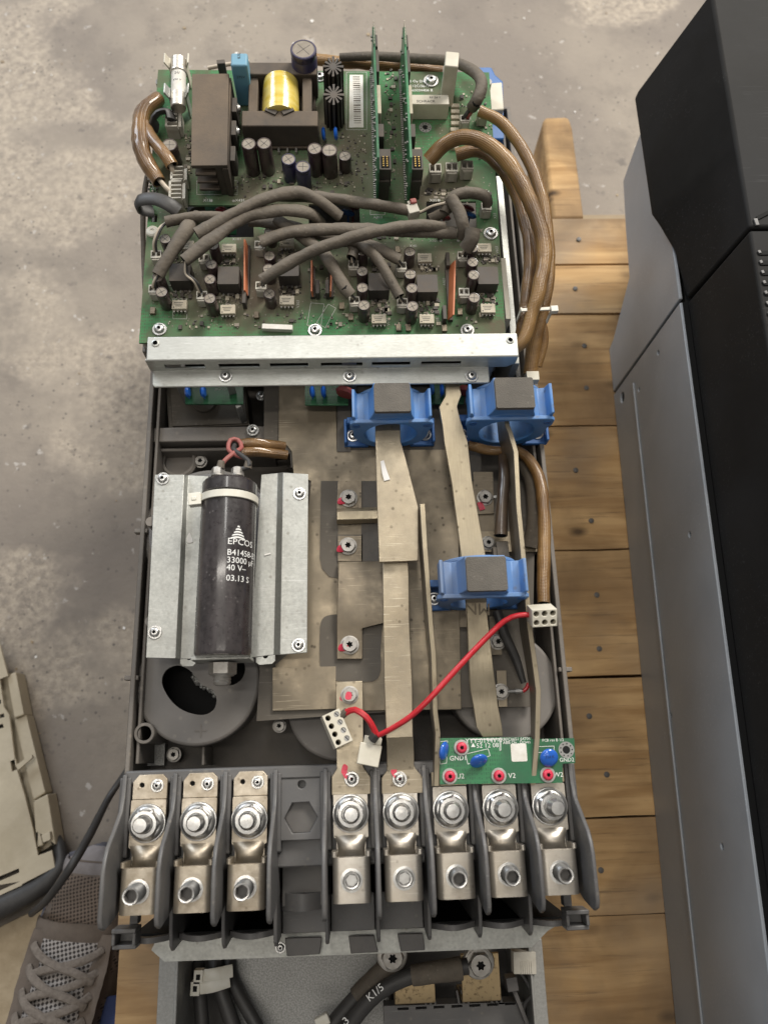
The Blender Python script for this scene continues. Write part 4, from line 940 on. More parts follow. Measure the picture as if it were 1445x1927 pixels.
E_CAPS = {}
def cap(x, y, r, h, m='cap_sleeve', parent=None):
    k = (round(r, 1), round(h, 0), m)
    if k not in E_CAPS: E_CAPS[k] = cap_mesh(k[0], k[1], m)
    p = P(x, y, ZB + k[1]); return place(E_CAPS[k], 'electrolytic_capacitor', (p.x, p.y, ZB), parent or board, rz=random.uniform(-.5, .5))
for (x, y, r, h, m) in ((468, 270, 5.2, 28, 'cap_sleeve'), (497, 269, 5.2, 28, 'cap_sleeve'), (543, 299, 5.2, 20, 'cap_blue'), (570, 313, 5.3, 20, 'cap_blue'), (592, 279, 5.2, 24, 'cap_sleeve'), (620, 282, 5.6, 24, 'cap_sleeve'), (649, 293, 4.6, 14, 'cap_sleeve'), (571, 92, 9.6, 36, 'cap_blue'), (319, 272, 5.6, 18, 'cap_sleeve'),
    (311, 449, 4.0, 15, 'cap_sleeve'), (304, 549, 4.1, 18, 'cap_sleeve'), (298, 520, 4.1, 16, 'cap_sleeve'), (402, 461, 4.0, 17, 'cap_sleeve'), (398, 497, 4.0, 15, 'cap_sleeve'), (395, 525, 4.0, 16, 'cap_sleeve'), (395, 561, 4.1, 18, 'cap_sleeve'),
    (508, 435, 4.0, 14, 'cap_sleeve'), (507, 481, 4.0, 15, 'cap_sleeve'), (505, 505, 4.0, 14, 'cap_sleeve'), (507, 552, 4.1, 14, 'cap_sleeve'),
    (682, 472, 4.0, 15, 'cap_sleeve'), (682, 510, 4.0, 14, 'cap_sleeve'), (682, 541, 4.0, 14, 'cap_sleeve'), (685, 574, 4.1, 17, 'cap_sleeve'),
    (771, 473, 4.0, 15, 'cap_sleeve'), (772, 516, 4.0, 14, 'cap_sleeve'), (775, 542, 4.0, 16, 'cap_sleeve'), (776, 576, 4.1, 18, 'cap_sleeve'),
    (889, 466, 4.0, 15, 'cap_sleeve'), (889, 493, 4.0, 14, 'cap_sleeve'), (891, 517, 4.0, 17, 'cap_sleeve'), (892, 560, 4.1, 16, 'cap_sleeve')): cap(x, y, r, h, m)
def opto_mesh():
    b = MB(); b.box((0, 0, 3.4), (10, 6.8, 3.6)); b.lathe([(.5, 0), (.5, .12)], (-3.8, -2.2, 5.15), n=8, mi=2)
    for k in range(4):
        for s_ in (-1, 1): b.box((-3.8 + 2.54 * k, s_ * 4.1, 1.7), (1.15, 1.5, 3.4), 0, 1)
    for k in range(3): b.box((-.5, 1.4 - 1.3 * k, 5.21), (6.4 - k, .45, .03), 0, 2)
    return b.mesh('optocoupler_chip', ['opto', 'steel_dull', 'print_black'])
OPTO = opto_mesh()
for (x, y) in ((338, 573), (351, 461), (431, 467), (429, 582), (540, 456), (540, 565), (711, 480), (713, 600), (799, 485), (803, 600), (911, 466), (918, 580)):
    p = P(x, y, ZB + 5); place(OPTO, 'optocoupler_chip', (p.x, p.y, ZB), board, rz=random.uniform(-.02, .02))
def trafo_mesh():
    b = MB(); b.prism(rrect(-7.2, -7, 7.2, 7, .8, 2), .6, 12.5)
    for s_ in (-1, 1):
        for k in range(4): b.box((-5 + 3.3 * k, s_ * 7.8, .6), (.9, 2, 1), 0, 1)
    return b.mesh('pulse_transformer', ['black_plastic', 'steel_dull'])
TRAFO = trafo_mesh()
for (x, y) in ((339, 512), (430, 518), (543, 503), (713, 530), (804, 533), (918, 518)):
    p = P(x, y, ZB + 12.5); o = place(TRAFO, 'pulse_transformer', (p.x, p.y, ZB), board)
def conn_mesh(n=2, w=3.4, h=9.5, d=6.2):
    b = MB(); W_ = w * n
    b.prism([(-W_ / 2, -d / 2), (W_ / 2, -d / 2), (W_ / 2, d / 2), (-W_ / 2, d / 2)], 0, h, [[(-W_ / 2 + .6 + k * w, -d / 2 + 1.4), (-W_ / 2 + w - .6 + k * w, -d / 2 + 1.4), (-W_ / 2 + w - .6 + k * w, d / 2 - 1), (-W_ / 2 + .6 + k * w, d / 2 - 1)] for k in range(n)])
    b.box((0, -d / 2 - .7, h * .5), (W_ * .55, 1.2, h * .7)); b.box((0, -d / 2 - .6, h * .86), (W_ * .8, 1.0, 1.2))
    b.box((0, 0, .8), (W_ - .8, d - .8, 1), 0, 1)
    for k in range(n): b.box((-W_ / 2 + w * (k + .5), .2, h * .4), (.8, .8, h * .7), 0, 2)
    return b.mesh('wire_connector', ['white_plastic', 'hole', 'steel_dull'])
C2 = conn_mesh(2, 3.6); C3 = conn_mesh(2, 4.4, 11, 8)
for (x, y) in ((294, 478), (290, 543), (384, 485), (380, 555), (489, 460), (491, 537), (665, 497), (667, 565), (755, 500), (757, 568), (870, 480), (873, 549), (915, 388), (875, 222), (908, 213)):
    p = P(x, y, ZB + 9.5); place(C2, 'wire_connector', (p.x, p.y, ZB), board, rz=random.uniform(-.05, .05))
for (x, y) in ((819, 316), (850, 314), (879, 310)):
    p = P(x, y, ZB + 11); place(C3, 'wire_connector', (p.x, p.y, ZB), board)
# terminal strips, left edge
def strip_mesh(n):
    b = MB(); b.bx(-4.5, 4.5, -3.6 * n / 2, 3.6 * n / 2, 0, 9)
    b.bx(-4.5, -3, -3.6 * n / 2, 3.6 * n / 2, 9, 13); b.bx(5, 7, -3.6 * n / 2, 3.6 * n / 2 - 1, 2, 12)
    for k in range(n + 1): b.box((.2, -3.6 * n / 2 + 3.6 * k, 11), (8.2, 1, 4))
    for k in range(n): b.box((.6, -3.6 * n / 2 + 3.6 * (k + .5), 9.05), (6, 2.2, .3), 0, 1)
    return b.mesh('terminal_strip', ['white_plastic', 'hole'])
ST4 = strip_mesh(4); ST3 = strip_mesh(3)
for (x, y, m) in ((323, 222, ST4), (333, 325, ST3), (330, 356, ST4)):
    p = P(x, y, ZB + 13); place(m, 'terminal_strip', (p.x, p.y, ZB), board, rz=.03)
# fuse and clips
p1, p2 = P(337, 112, 66), P(336, 205, 62)
dv = (p2 - p1).normalized(); L_ = (p2 - p1).length
fu = MB(); fu.lathe([(5.2, 0), (5.6, .6), (5.6, L_ * .26), (6.3, L_ * .26), (6.3, L_ * .29), (5.4, L_ * .29, 1), (5.4, L_ * .72, 1), (5.6, L_ * .72), (5.6, L_ - .6), (5.2, L_)], p1, ax=dv, n=28)
fuse = fu.build('fuse', ['lug', 'label_white'], board)
for k, (s_, yy) in enumerate((('36', 137), ('50', 148), ('690 V', 160))):
    pc = p1 + dv * ((P(337, yy, 64) - p1).dot(dv)); text(s_, pc, 4 if k < 2 else 2.6, fuse, 'print_black', bend=(5.5, 0), rz=0)
for yy in (124, 180):
    for s_, xx in ((-1, 321), (1, 351)):
        p = P(xx, yy, 62); b = MB(); b.box((p.x, p.y, ZB + 10), (1.2, 9, 20)); b.box((p.x + s_ * 1.4, p.y, ZB + 21), (1.2, 9, 7), 0, 0, Matrix.Rotation(s_ * .45, 3, 'Y')); b.build('fuse_clip', 'cream_plastic' if yy < 150 else 'zinc', board, bevel=.3)
MB().box((P(336, 150, ZB).x, P(336, 160, ZB).y, ZB + 1.5), (9, 34, 3)).build('fuse_base', 'black_plastic', board, bevel=.3)
# finned heat sink block beside the transformer
hs = MB(); zt = 76
tq = px([(362, 139), (431, 138), (428, 311), (360, 312)], zt)
hs.prism(tq, zt - 3, zt)
xs0, xs1 = tq[3][0], tq[2][0]; yb0, yt0 = tq[3][1], tq[0][1]
for k in range(3): hs.bx(xs0 + 1.5, xs1 - 9, yb0 - 1.2, yt0 - 1, zt - 9 - 7.5 * k, zt - 7 - 7.5 * k)
hs.bx(xs1 - 4, xs1, yb0, yt0, ZB + .3, zt - 3); hs.bx(xs1 - 9, xs1 - 4, yb0 + 1, yt0 - 1, ZB + .3, zt - 3)
hsk = hs.build('heat_sink', 'ferrite', board, bevel=.4)
for yy in (209, 252, 300):
    p = P(440, yy, 62); b = MB(); b.box((xs1 + 2, p.y, 60), (3.6, 13, 16)); o = b.build('power_transistor', 'black_plastic', board, bevel=.4)
    if yy < 290: place(SCREW, 'screw', (xs1 + 4, p.y + 1, 63), hsk, scale=3.8, rot=(0, PI / 2, 0))
p = P(417, 122, 62); MB().box((p.x, p.y, ZB + 10), (6, 4, 20), .1).build('power_transistor', 'black_plastic', board, bevel=.4)
# blue film capacitor
p = P(448, 99, 82); b = MB(); b.box((p.x + 1, p.y - 6, ZB + 18.5), (12, 12, 37)); fc = b.build('film_capacitor', 'film_cap', board, bevel=1.4, seg=3)
text('K10', (p.x + 1, p.y - 3, ZB + 37.3), 3.2, fc, 'print_black', rz=PI / 2); text('275V', (p.x + 1, p.y - 12.15, ZB + 27), 3, fc, 'print_black', ax=Matrix.Rotation(PI / 2, 3, 'X'))
# switching transformer: E-core, bobbin flanges, taped winding
zt = 68
tr_ = thing_mb = MB()
x0, x1 = P(455, 220, zt).x, P(597, 220, zt).x
yA = P(525, 117, zt).y; yB = P(525, 140, zt).y; yC = P(525, 208, zt).y; yD = P(525, 237, zt).y
b = MB(); b.bx(x0 + 1, x1, yB, yA, ZB + .5, zt); b.bx(x0, x1 + .5, yD, yC, ZB + 3, zt)
b.bx(x0 + 4, x0 + 11, yC, yB, ZB + 4, zt - 3); b.bx(x1 - 11, x1 - 4, yC, yB, ZB + 4, zt - 3)
b.bx(x0 + 2, x1 - 2, yD - 1, yA, ZB + .2, ZB + 3)
tx = b.build('switching_transformer', 'ferrite', board, bevel=.8)
xm = (x0 + x1) / 2; b = MB()
b.lathe([(11.5, 0), (13.6, .5), (13.9, (yB - yC) * .3), (13.6, (yB - yC) * .7), (13.2, yB - yC - .5), (11, yB - yC)], (xm, yC, 59), ax=(0, 1, 0), n=36); b.build('taped_winding', 'yellow_tape', tx)
b = MB()
for s_ in (-1, 1): b.box((xm + s_ * 6, yC - 1, zt + .6), (9, 4, 1.2), s_ * .5)
b.build('bobbin_lip', 'black_plastic', tx, bevel=.3)
for k in range(5):
    xx = x0 + 12 + k * 6.5; MB().box((xx, yD - 3, ZB + 1.6), (1.4, 4, 3)).build('pin', 'steel_dull', tx)
# two star-profiled heat sinks
for (x, y) in ((627, 125), (628, 178)):
    p = P(x, y, 72); b = MB(); pts = []
    n = 12
    for k in range(n):
        a = 2 * PI * k / n
        ro = 8.6 if k % 3 else 9.6
        for da, r_ in ((-.13, ro), (.10, ro), (.20, 3.2), (2 * PI / n - .2, 3.2)): pts.append((r_ * math.cos(a + da) * .8, r_ * math.sin(a + da)))
    b.prism(pts, 0, 27); b.v = [v + Vector((p.x, p.y, ZB + .2)) for v in b.v]; b.build('star_heat_sink', 'black_plastic', board)
for (x, y) in ((609, 248), (632, 248)):
    p = P(x, y, 54); b = MB(); b.lathe([(.2, -1.6), (3.8, -1.2), (5, 0), (3.8, 1.2), (.2, 1.6)], (p.x, p.y, 52), ax=(1, 0, .1), n=18); b.build('ceramic_disc_capacitor', 'varistor', board)
# relay, tall white capacitor
zt = 60; p = px([(774, 178), (846, 178), (845, 196), (773, 196)], zt)
x0, x1, y1, y0 = p[3][0], p[2][0], p[0][1], p[3][1]
rel = MB().bx(x0, x1, y0, y1, ZB + .3, zt).build('relay', 'cream_plastic', board, bevel=.4)
text('SCHRACK', ((x0 + x1) / 2 - 3, y0 + 2.6, zt + .15), 3.1, rel, 'print_black'); text('RP 24 V', ((x0 + x1) / 2 + 4, y0 + 6.2, zt + .15), 2.6, rel, 'print_black')
p = P(852, 99, 82); b = MB(); b.box((p.x - 1, p.y - 6, ZB + 18.5), (10, 14, 37), -.12); b.build('film_capacitor', 'cream_plastic', board, bevel=.8)
for (x, y) in ((856, 200), (855, 245), (783, 283)):
    for k in range(4):
        p = P(x, y + k * 11, ZB + 1.2); MB().box((p.x, p.y, ZB + 1.2), (6.5, 3.4, 2.4)).build('chip_resistor', 'opto', board, bevel=.3)
# labels, holes, screws, silkscreen
p = px([(658, 141), (683, 141), (684, 240), (657, 240)], ZB); MB().prism(p, ZB + .02, ZB + .16).build('barcode_label', 'label_white', board)
bl_ = MB()
for k in range(22):
    yy = p[0][1] + (p[3][1] - p[0][1]) * (k + 1) / 24; w = random.choice((.5, .8, 1.2)); bl_.box(((p[0][0] + p[1][0]) / 2, yy, ZB + .19), (5.4, w, .04))
bl_.build('barcode_bars', 'ferrite', board)
for (x, y, r) in ((811, 153, 6), (301, 620, 5), (593, 622, 5), (879, 622, 5), (923, 440, 5.4), (602, 145, 5)): screw(x, y, ZB + .1, r, board)
def ring(x, y, z, r, par):
    c = P(x, y, z); b = MB(); b.prism(circ(c.x, c.y, r, 28), z + .03, z + .25, [circ(c.x, c.y, r * .48, 18)]); b.prism(circ(c.x, c.y, r * .47, 18), z - .2, z + .05, mi=1)
    for k in range(9):
        a = 2 * PI * k / 9; b.prism(circ(c.x + r * .74 * math.cos(a), c.y + r * .74 * math.sin(a), r * .09, 8), z + .2, z + .3, mi=1)
    return b.build('mounting_hole', ['zinc_dull', 'hole'], par)
ring(800, 240, ZB, 4.8, board)
p = P(288, 437, ZB); b = MB(); b.lathe([(4.6, 0), (4.4, 1.6), (3.4, 2.4), (1.4, 2.4), (1.2, 1.6), (.1, 1.6)], p, n=20); b.build('nylon_standoff', 'nylon', board)
p = P(522, 616, ZB + 3); MB().box((p.x, p.y, ZB + 2), (21, 4, 4), -.06).build('ceramic_resistor', 'label_white', board, bevel=.4)
for s_, x, y, sz in (('X131', 392, 377, 3.2), ('X431', 452, 377, 3.2), ('A803', 711, 409, 3.2), ('X351', 817, 377, 3.2), ('X40', 777, 463, 3.2), ('X501', 816, 453, 3.0), ('X101', 446, 450, 3), ('50-S', 888, 361, 3), ('60-S', 914, 361, 3), ('40-S', 861, 361, 3), ('ABB Oy Drives', 785, 153, 3.4), ('65512C/3612', 785, 162, 3.4), ('XR01060034406 B', 783, 170, 3.4), ('V303', 561, 572, 3), ('V105', 731, 605, 3), ('V205', 824, 605, 3), ('V603', 935, 470, 3), ('A902', 836, 530, 3), ('X33', 931, 406, 3), ('S-40', 288, 350, 3)):
    vert = s_[0] in 'V' or s_ in ('A902', 'X33', 'S-40')
    text(s_, P(x, y, ZB + .12), sz, board, 'silk' if y < 400 else 'silk_dim', rz=PI / 2 if vert else 0)
sk = MB()
def outline(pts, z=ZB + .08, w=.35, tgt=None):
    q = [P(a, c_, z) for a, c_ in pts]
    for i in range(len(q)):
        a, c_ = q[i], q[(i + 1) % len(q)]; d = c_ - a
        if d.length < .1: continue
        (tgt or sk).box((a + c_) / 2, (d.length, w, .05), math.atan2(d.y, d.x))
outline([(371, 366), (447, 366), (447, 340), (371, 340)]); outline([(578, 612), (604, 612), (610, 572), (585, 570)]); outline([(596, 607), (612, 617), (632, 580), (618, 572)]); outline([(697, 404), (724, 404), (724, 385), (697, 385)])
outline([(860, 200), (885, 200), (885, 225), (860, 225)]); outline([(652, 136), (690, 136), (690, 244), (652, 244)]); outline([(785, 447), (862, 447), (862, 446), (785, 446)]); outline([(326, 600), (352, 600), (352, 562), (326, 562)])
for (x, y) in ((398, 378), (440, 378), (826, 377), (829, 453), (862, 453)):
    c = P(x, y, ZB); sk.prism(circ(c.x, c.y, 1.1, 10), ZB + .04, ZB + .1)
o = sk.build('silkscreen', 'silk_dim', board); o['kind'] = 'stuff'
# tiny surface-mount parts
sm = MB()
def smd(x, y, w, l, h, mi, rz=0): p = P(x, y, ZB); sm.box((p.x, p.y, ZB + h / 2), (w, l, h), rz, mi)
for (x0, y0, x1, y1, n) in ((322, 528, 360, 565, 40), (412, 540, 455, 575, 40), (525, 525, 565, 560, 40), (700, 560, 735, 592, 40), (790, 562, 826, 592, 40), (905, 545, 935, 572, 34), (322, 480, 360, 496, 16), (413, 486, 450, 500, 20), (524, 470, 565, 490, 20), (700, 495, 735, 512, 20), (790, 498, 826, 512, 20), (905, 480, 940, 498, 20), (280, 335, 300, 380, 16), (440, 320, 660, 372, 60), (640, 250, 690, 360, 40), (725, 130, 745, 350, 50), (800, 355, 925, 368, 46), (860, 170, 915, 205, 16), (890, 230, 925, 300, 20), (350, 240, 362, 330, 20), (300, 590, 940, 618, 60), (580, 480, 640, 560, 24), (690, 430, 940, 450, 30)):
    for k in range(int(n * 1.7)):
        big = random.random() < .12
        smd(random.uniform(x0, x1), random.uniform(y0, y1), 3.2 if big else random.choice((.8, 1.6)), 2.4 if big else random.choice((.8, 1.6)), .7 if not big else 1.4, random.choice((0, 0, 1, 2)), 0 if random.random() < .5 else PI / 2)
for k in range(900):
    u_, v_ = random.random(), random.random(); yy = 145 + v_ * 475; xx = (300 - v_ * 32) + 10 + u_ * (610 + 45 * v_)
    if 384 < yy < 448 and (352 < xx < 480 or 580 < xx < 680 or 800 < xx < 900): continue
    smd(xx, yy, .75, .75, .12, 2, random.random())
for x in (820, 832, 845, 862, 875, 888, 905, 917):
    for k in range(2): smd(x, 364 + k * 8, 3, 2, .4, 2)
o = sm.build('surface_mount_parts', ['black_plastic', 'opto', 'cap_top'], board, smooth=0); o['kind'] = 'stuff'
for (x, y) in ((288, 585), (483, 593), (836, 618), (643, 576), (660, 597), (750, 617), (768, 617), (865, 587), (748, 470)):
    p = P(x, y, ZB + 1.5); MB().box((p.x, p.y, ZB + 1.2), (3.6, 5.2, 2.4)).build('chip_capacitor', 'plate_dark', board, bevel=.3)
# upright copper-coloured cards
def card(xt, yt, xb_, yb2, tilt, z1=55):
    a, c_ = P(xt, yt, z1), P(xb_, yb2, z1); b = MB()
    n = Vector((1, 0, 0)); d = (c_ - a).normalized(); off = Vector((tilt, 0, 0))
    A = [a, c_, Vector((c_.x, c_.y, ZB + 3)) + off, Vector((a.x, a.y, ZB + 3)) + off]
    b.add(A + [v + Vector((1, 0, 0)) for v in A], [(0, 1, 2, 3), (7, 6, 5, 4), (0, 4, 5, 1), (1, 5, 6, 2), (2, 6, 7, 3), (3, 7, 4, 0)])
    o = b.build('upright_card', 'copper_board', board)
    m = MB(); m.box(((A[2] + A[3]) / 2 + Vector((.5, 0, -1.4)))[:], (3.4, (A[2] - A[3]).length, 3.2)); m.build('card_socket', 'black_plastic', o, bevel=.3)
    return o
card(459, 450, 459, 546, 1); card(585, 490, 585, 548, .5); card(623, 490, 621, 548, -.5); card(855, 490, 852, 592, -3)
for (x, y) in ((598, 542), (616, 542), (460, 560), (836, 590), (842, 490)):
    p = P(x, y, ZB + 6); MB().box((p.x, p.y, ZB + 4), (2.6, 11, 8)).build('card_socket', 'black_plastic', board, bevel=.3)
# two plug-in cards standing on edge
def plug_card(xb_, yn, yf, ztop, dx):
    a = P(xb_, yn, ZB); f = P(xb_, yn, ZB); y0 = a.y; y1 = y0 + 128; X = a.x
    b = MB(); b.prism([(y0, ZB + 2), (y1, ZB + 2), (y1, ztop - 6), (y1 - 6, ztop), (y0 + 6, ztop), (y0, ztop - 8)], 0, 1.6, (), (Vector((X, 0, 0)), Vector((0, 1, 0)), Vector((0, 0, 1)), Vector((1, 0, 0))))
    o = b.build('plug_in_card', 'pcb_clean', D)
    m = MB()
    for k in range(62):
        yy = y0 + 3 + (y1 - y0 - 6) * k / 62
        m.box((X - .7, yy, ZB + 8), (1.6, .8, 2), 0); 
        if k % 2: m.box((X - .5, yy, random.uniform(ZB + 14, ztop - 4)), (1.2, 1.2, 1.2), 0)
    q_ = m.build('solder_pins', 'steel_dull', o); q_['kind'] = 'stuff'
    m = MB()
    for k in range(16): m.box((X + .8, y1 - 24 + k * 1.4, ztop + .8), (.5, .6, 3.2), 0)
    q_ = m.build('edge_pins', 'lug', o); q_['kind'] = 'stuff'
    for (f0, f1, za, zc, w, mt) in ((.05, .2, ZB + 4, ztop - 24, 8, 'black_plastic'), (.27, .36, ZB + 10, ztop - 12, 4.5, 'black_plastic'), (.40, .60, ZB + 14, ztop - 8, 3, 'opto'), (.66, .82, ZB + 20, ztop - 4, 2.4, 'black_plastic'), (.86, .95, ZB + 20, ztop - 6, 2.0, 'black_plastic')):
        MB().bx(X + 1.6, X + 1.6 + w, y0 + (y1 - y0) * f0, y0 + (y1 - y0) * f1, za, zc).build('card_component', mt, o, bevel=.4)
    hb = MB(); yc = y0 + 20; zc = ztop - 14
    hb.bx(X + 1.7, X + 10.5, yc - 12, yc + 6, ZB + 16, zc); hh = hb.build('pin_header', 'black_plastic', o, bevel=.5)
    MB().bx(X + 3.4, X + 9.2, yc - 10.5, yc - 1, zc + .05, zc + .3).build('header_opening', 'hole', o)
    m = MB()
    for k in range(5):
        for s_ in (0, 1): m.box((X + 5 + s_ * 2.6, yc - 9.4 + k * 1.9, zc + .6), (.8, .8, .9))
    m.build('header_pins', 'gold', o)
    return o
plug_card(707, 397, 140, 92, 0); plug_card(764, 397, 140, 92, 0)

# ------------------------------------------------------------------ frames beside the board
b = MB(); a, c_ = P(943, 335, 36), P(972, 628, 36); b.prism([(116.5, 262), (121.5, 262), (121.5, 425), (116.5, 425)], -40, 30); b.build('side_plate', 'zinc_rail', D, bevel=.5)
b = MB(); b.bx(122.5, 126, 250, 425, -40, 12); b.build('side_rail', 'zinc_dull', D, bevel=.4)
for (x, y0_, y1_) in ((963, 485, 600), ): 
    p = P(x, y0_, 40); p2 = P(x, y1_, 40); MB().bx(112, 115.8, p2.y, p.y, 10, 40).build('side_clip', 'cream_plastic', D, bevel=.4)
b = MB(); b.bx(-145.5, -143, 275, 440, -40, 30); b.build('side_plate', 'tray', D, bevel=.4)
# blue housing and cream block behind the top right corner
b = MB(); p = px([(895, 126), (925, 126), (932, 140), (946, 152), (948, 262), (925, 262)], 20); b.prism(p, -40, 20); b.build('current_sensor_housing', 'blue_deep', D, bevel=1.4)
b = MB(); p = px([(920, 156), (944, 154), (948, 206), (924, 208)], 28); b.prism(p, -20, 28); b.build('sensor_core', 'cream_plastic', D, bevel=1)

# ------------------------------------------------------------------ grey heat-shrink cables over the board
def cable(name, pts, r, m, parent=D, wr=.1, hol=(True, True), flat=1, n=12, seed=0, step=2.5):
    return MB().tube([P(*p) for p in pts], r, n=n, hollow=hol, wr=wr, flat=flat, seed=seed, step=step).build(name, [m, 'hole'], parent, smooth=50)
SH = [
 ([(510, 368, 66), (600, 371, 68), (690, 383, 66), (772, 396, 62)], 5.0),
 ([(370, 441, 74), (440, 402, 76), (505, 372, 78), (562, 362, 76), (600, 378, 72), (640, 408, 62)], 5.0),
 ([(346, 490, 72), (405, 446, 74), (462, 408, 74), (530, 396, 74), (582, 401, 70), (606, 422, 58)], 5.0),
 ([(312, 418, 66), (360, 409, 66), (405, 408, 66), (440, 413, 62)], 4.8),
 ([(297, 518, 62), (322, 476, 66), (352, 430, 66), (372, 405, 56)], [5.0, 5.6, 6.4, 5]),
 ([(490, 455, 66), (548, 437, 68), (640, 431, 68), (740, 434, 66), (858, 438, 62)], 4.9),
 ([(492, 528, 66), (565, 484, 72), (650, 450, 76), (740, 430, 74), (790, 424, 70), (835, 428, 64)], 5.1),
 ([(520, 412, 62), (560, 440, 62), (610, 478, 64), (648, 540, 62), (660, 556, 60)], 5.0),
 ([(640, 448, 60), (700, 462, 64), (752, 488, 60)], 4.6),
 ([(672, 452, 62), (712, 490, 66), (752, 558, 60)], 4.8),
 ([(660, 445, 58), (668, 470, 58), (662, 486, 58)], 5.0),
 ([(470, 415, 58), (540, 424, 60), (640, 452, 58), (700, 450, 56)], 4.6),
 ([(836, 400, 66), (850, 372, 70), (882, 362, 70), (912, 370, 66), (917, 384, 60)], 5.0),
 ([(847, 372, 74), (862, 396, 72), (872, 425, 68), (870, 446, 60)], 5.4),
 ([(890, 430, 72), (886, 452, 68), (876, 468, 62)], 5.6),
 ([(808, 412, 60), (840, 396, 64), (852, 385, 66)], 4.4),
]
for i, (pts, r) in enumerate(SH): cable('heat_shrink_cable', pts, [q * .78 for q in r] if isinstance(r, list) else r * .78, 'shrink', wr=.17, seed=i * 1.7, flat=1 - .08 * (i % 3))
# wire pairs leaving the sleeves for their plugs
def pair(a, bpts, c_=('white_wire', 'cable_black')):
    for k, m in enumerate(c_):
        pts = [P(*a)] + [P(x + (2 if k else -2), y, z) for x, y, z in bpts]
        MB().tube(pts, .9, n=8, step=1.5).build('plug_wire', m, D)
for a, bp in (((312, 420, 66), [(302, 430, 66), (292, 455, 62), (293, 474, 56)]), ((299, 514, 62), [(292, 530, 60), (290, 541, 55)]), ((350, 492, 72), [(352, 515, 66), (368, 530, 64), (378, 550, 56)]), ((492, 455, 66), [(490, 460, 58)]), ((492, 530, 65), [(491, 537, 56)]), ((660, 554, 60), [(666, 562, 55)]), ((750, 490, 60), [(755, 498, 55)]), ((752, 558, 60), [(757, 566, 55)]), ((662, 484, 58), [(665, 494, 55)]), ((876, 468, 62), [(871, 478, 56)]), ((845, 380, 72), [(815, 388, 68), (795, 398, 64), (780, 402, 62)]), ((917, 382, 60), [(915, 388, 56)])): pair(a, bp)
p = P(776, 398, 62); cn = MB(); cn.box((p.x, p.y, 62), (8, 8, 8), .3); cn.box((p.x - 1, p.y + 4.5, 64), (5, 4, 4), .3); pc = cn.build('loose_plug', 'white_plastic', D, bevel=.5)
p = P(777, 383, 64); b = MB(); b.box((p.x, p.y, 66), (4.5, 4, 3), .2); b.build('red_key', 'red_dull', pc, bevel=.8)

# ------------------------------------------------------------------ brown braided sleeves
BR = [
 ('sleeve_brown', [(300, 186, 50), (272, 210, 54), (264, 250, 58), (272, 295, 60), (300, 342, 58)], [6, 7.2, 7.4, 6.8, 5.6], .12),
 ('sleeve_brown', [(268, 222, 56), (288, 262, 60), (312, 292, 62), (324, 312, 60)], [4, 4.6, 5, 5.4], .1),
 ('sleeve_tan', [(806, 303, 66), (836, 272, 74), (870, 258, 80), (912, 268, 82), (958, 308, 80), (1000, 385, 74), (1024, 470, 68), (1014, 545, 64), (1000, 592, 58), (985, 640, 52), (960, 664, 46)], [5.8, 5.8, 6, 6.2, 6.2, 6.0, 6, 6, 5.2, 5, 4.4], .08),
 ('sleeve_brown', [(858, 292, 60), (900, 284, 64), (940, 312, 64), (978, 382, 60), (997, 470, 56), (992, 545, 52), (986, 592, 48), (978, 630, 40)], [5.4, 5.4, 5.6, 5.6, 5.4, 5.2, 4.6, 4], .1),
 ('sleeve_tan', [(902, 208, 66), (945, 232, 64), (988, 290, 60), (1018, 365, 56), (1030, 440, 52), (1032, 520, 48), (1020, 590, 40), (1004, 650, 30), (998, 704, 22)], [4.6, 4.8, 5, 5.2, 5, 5, 4.6, 6, 5.8], .08),
 ('sleeve_tan', [(1018, 600, 36), (1024, 640, 30), (1012, 690, 22)], 3.4, .1),
 ('sleeve_tan', [(590, 112, 30), (660, 118, 32), (740, 124, 32), (832, 134, 30)], 5.2, .1),
 ('sleeve_tan', [(880, 838, 12), (925, 848, 10), (975, 850, 14), (1008, 885, 18), (1021, 940, 22), (1024, 1010, 24), (1022, 1080, 26), (1022, 1135, 28)], [4, 4, 4, 4.6, 5.2, 5, 5, 4.6], .1),
 ('sleeve_dark', [(945, 858, 20), (948, 900, 24), (944, 960, 26), (942, 1008, 26)], [3.6, 4.4, 4.6, 5.2], .08),
]
for i, (m, pts, r, wr) in enumerate(BR): cable('braided_sleeve', pts, [q * .88 for q in r] if isinstance(r, list) else r * .88, m, wr=wr * 1.3, seed=i * 2.3 + 5, n=14)
for k in range(9):
    p = P(1001, 655 + k * 5, 27 - k * .8); d = (P(999, 700, 22) - P(1003, 650, 30)).normalized()
b = MB(); 
p = P(1010, 594, 52); b.box((p.x - 2, p.y, 60), (22, 2.4, 1.2), .05); b.box((p.x + 10, p.y - .4, 60), (5, 4.4, 4), .05); b.box((p.x - 12.5, p.y + .6, 52), (1.2, 2.4, 16), 0); b.box((p.x + 8.6, p.y - .4, 52), (1.2, 2.4, 16), 0); b.build('cable_tie', 'nylon', D, bevel=.3)
p = P(1000, 706, 24); b = MB(); b.box((p.x, p.y - 2, 24), (9, 7, 7)); b.build('loose_plug', 'cream_plastic', D, bevel=.4)
for a, c_, k in (((310, 292, 62), [(322, 312, 60), (326, 325, 56)], 0), ((300, 338, 58), [(312, 352, 58), (322, 362, 56)], 0)):
    MB().tube([P(*a)] + [P(*q_) for q_ in c_], 1.7, n=10).build('copper_lead', 'white_wire', D)
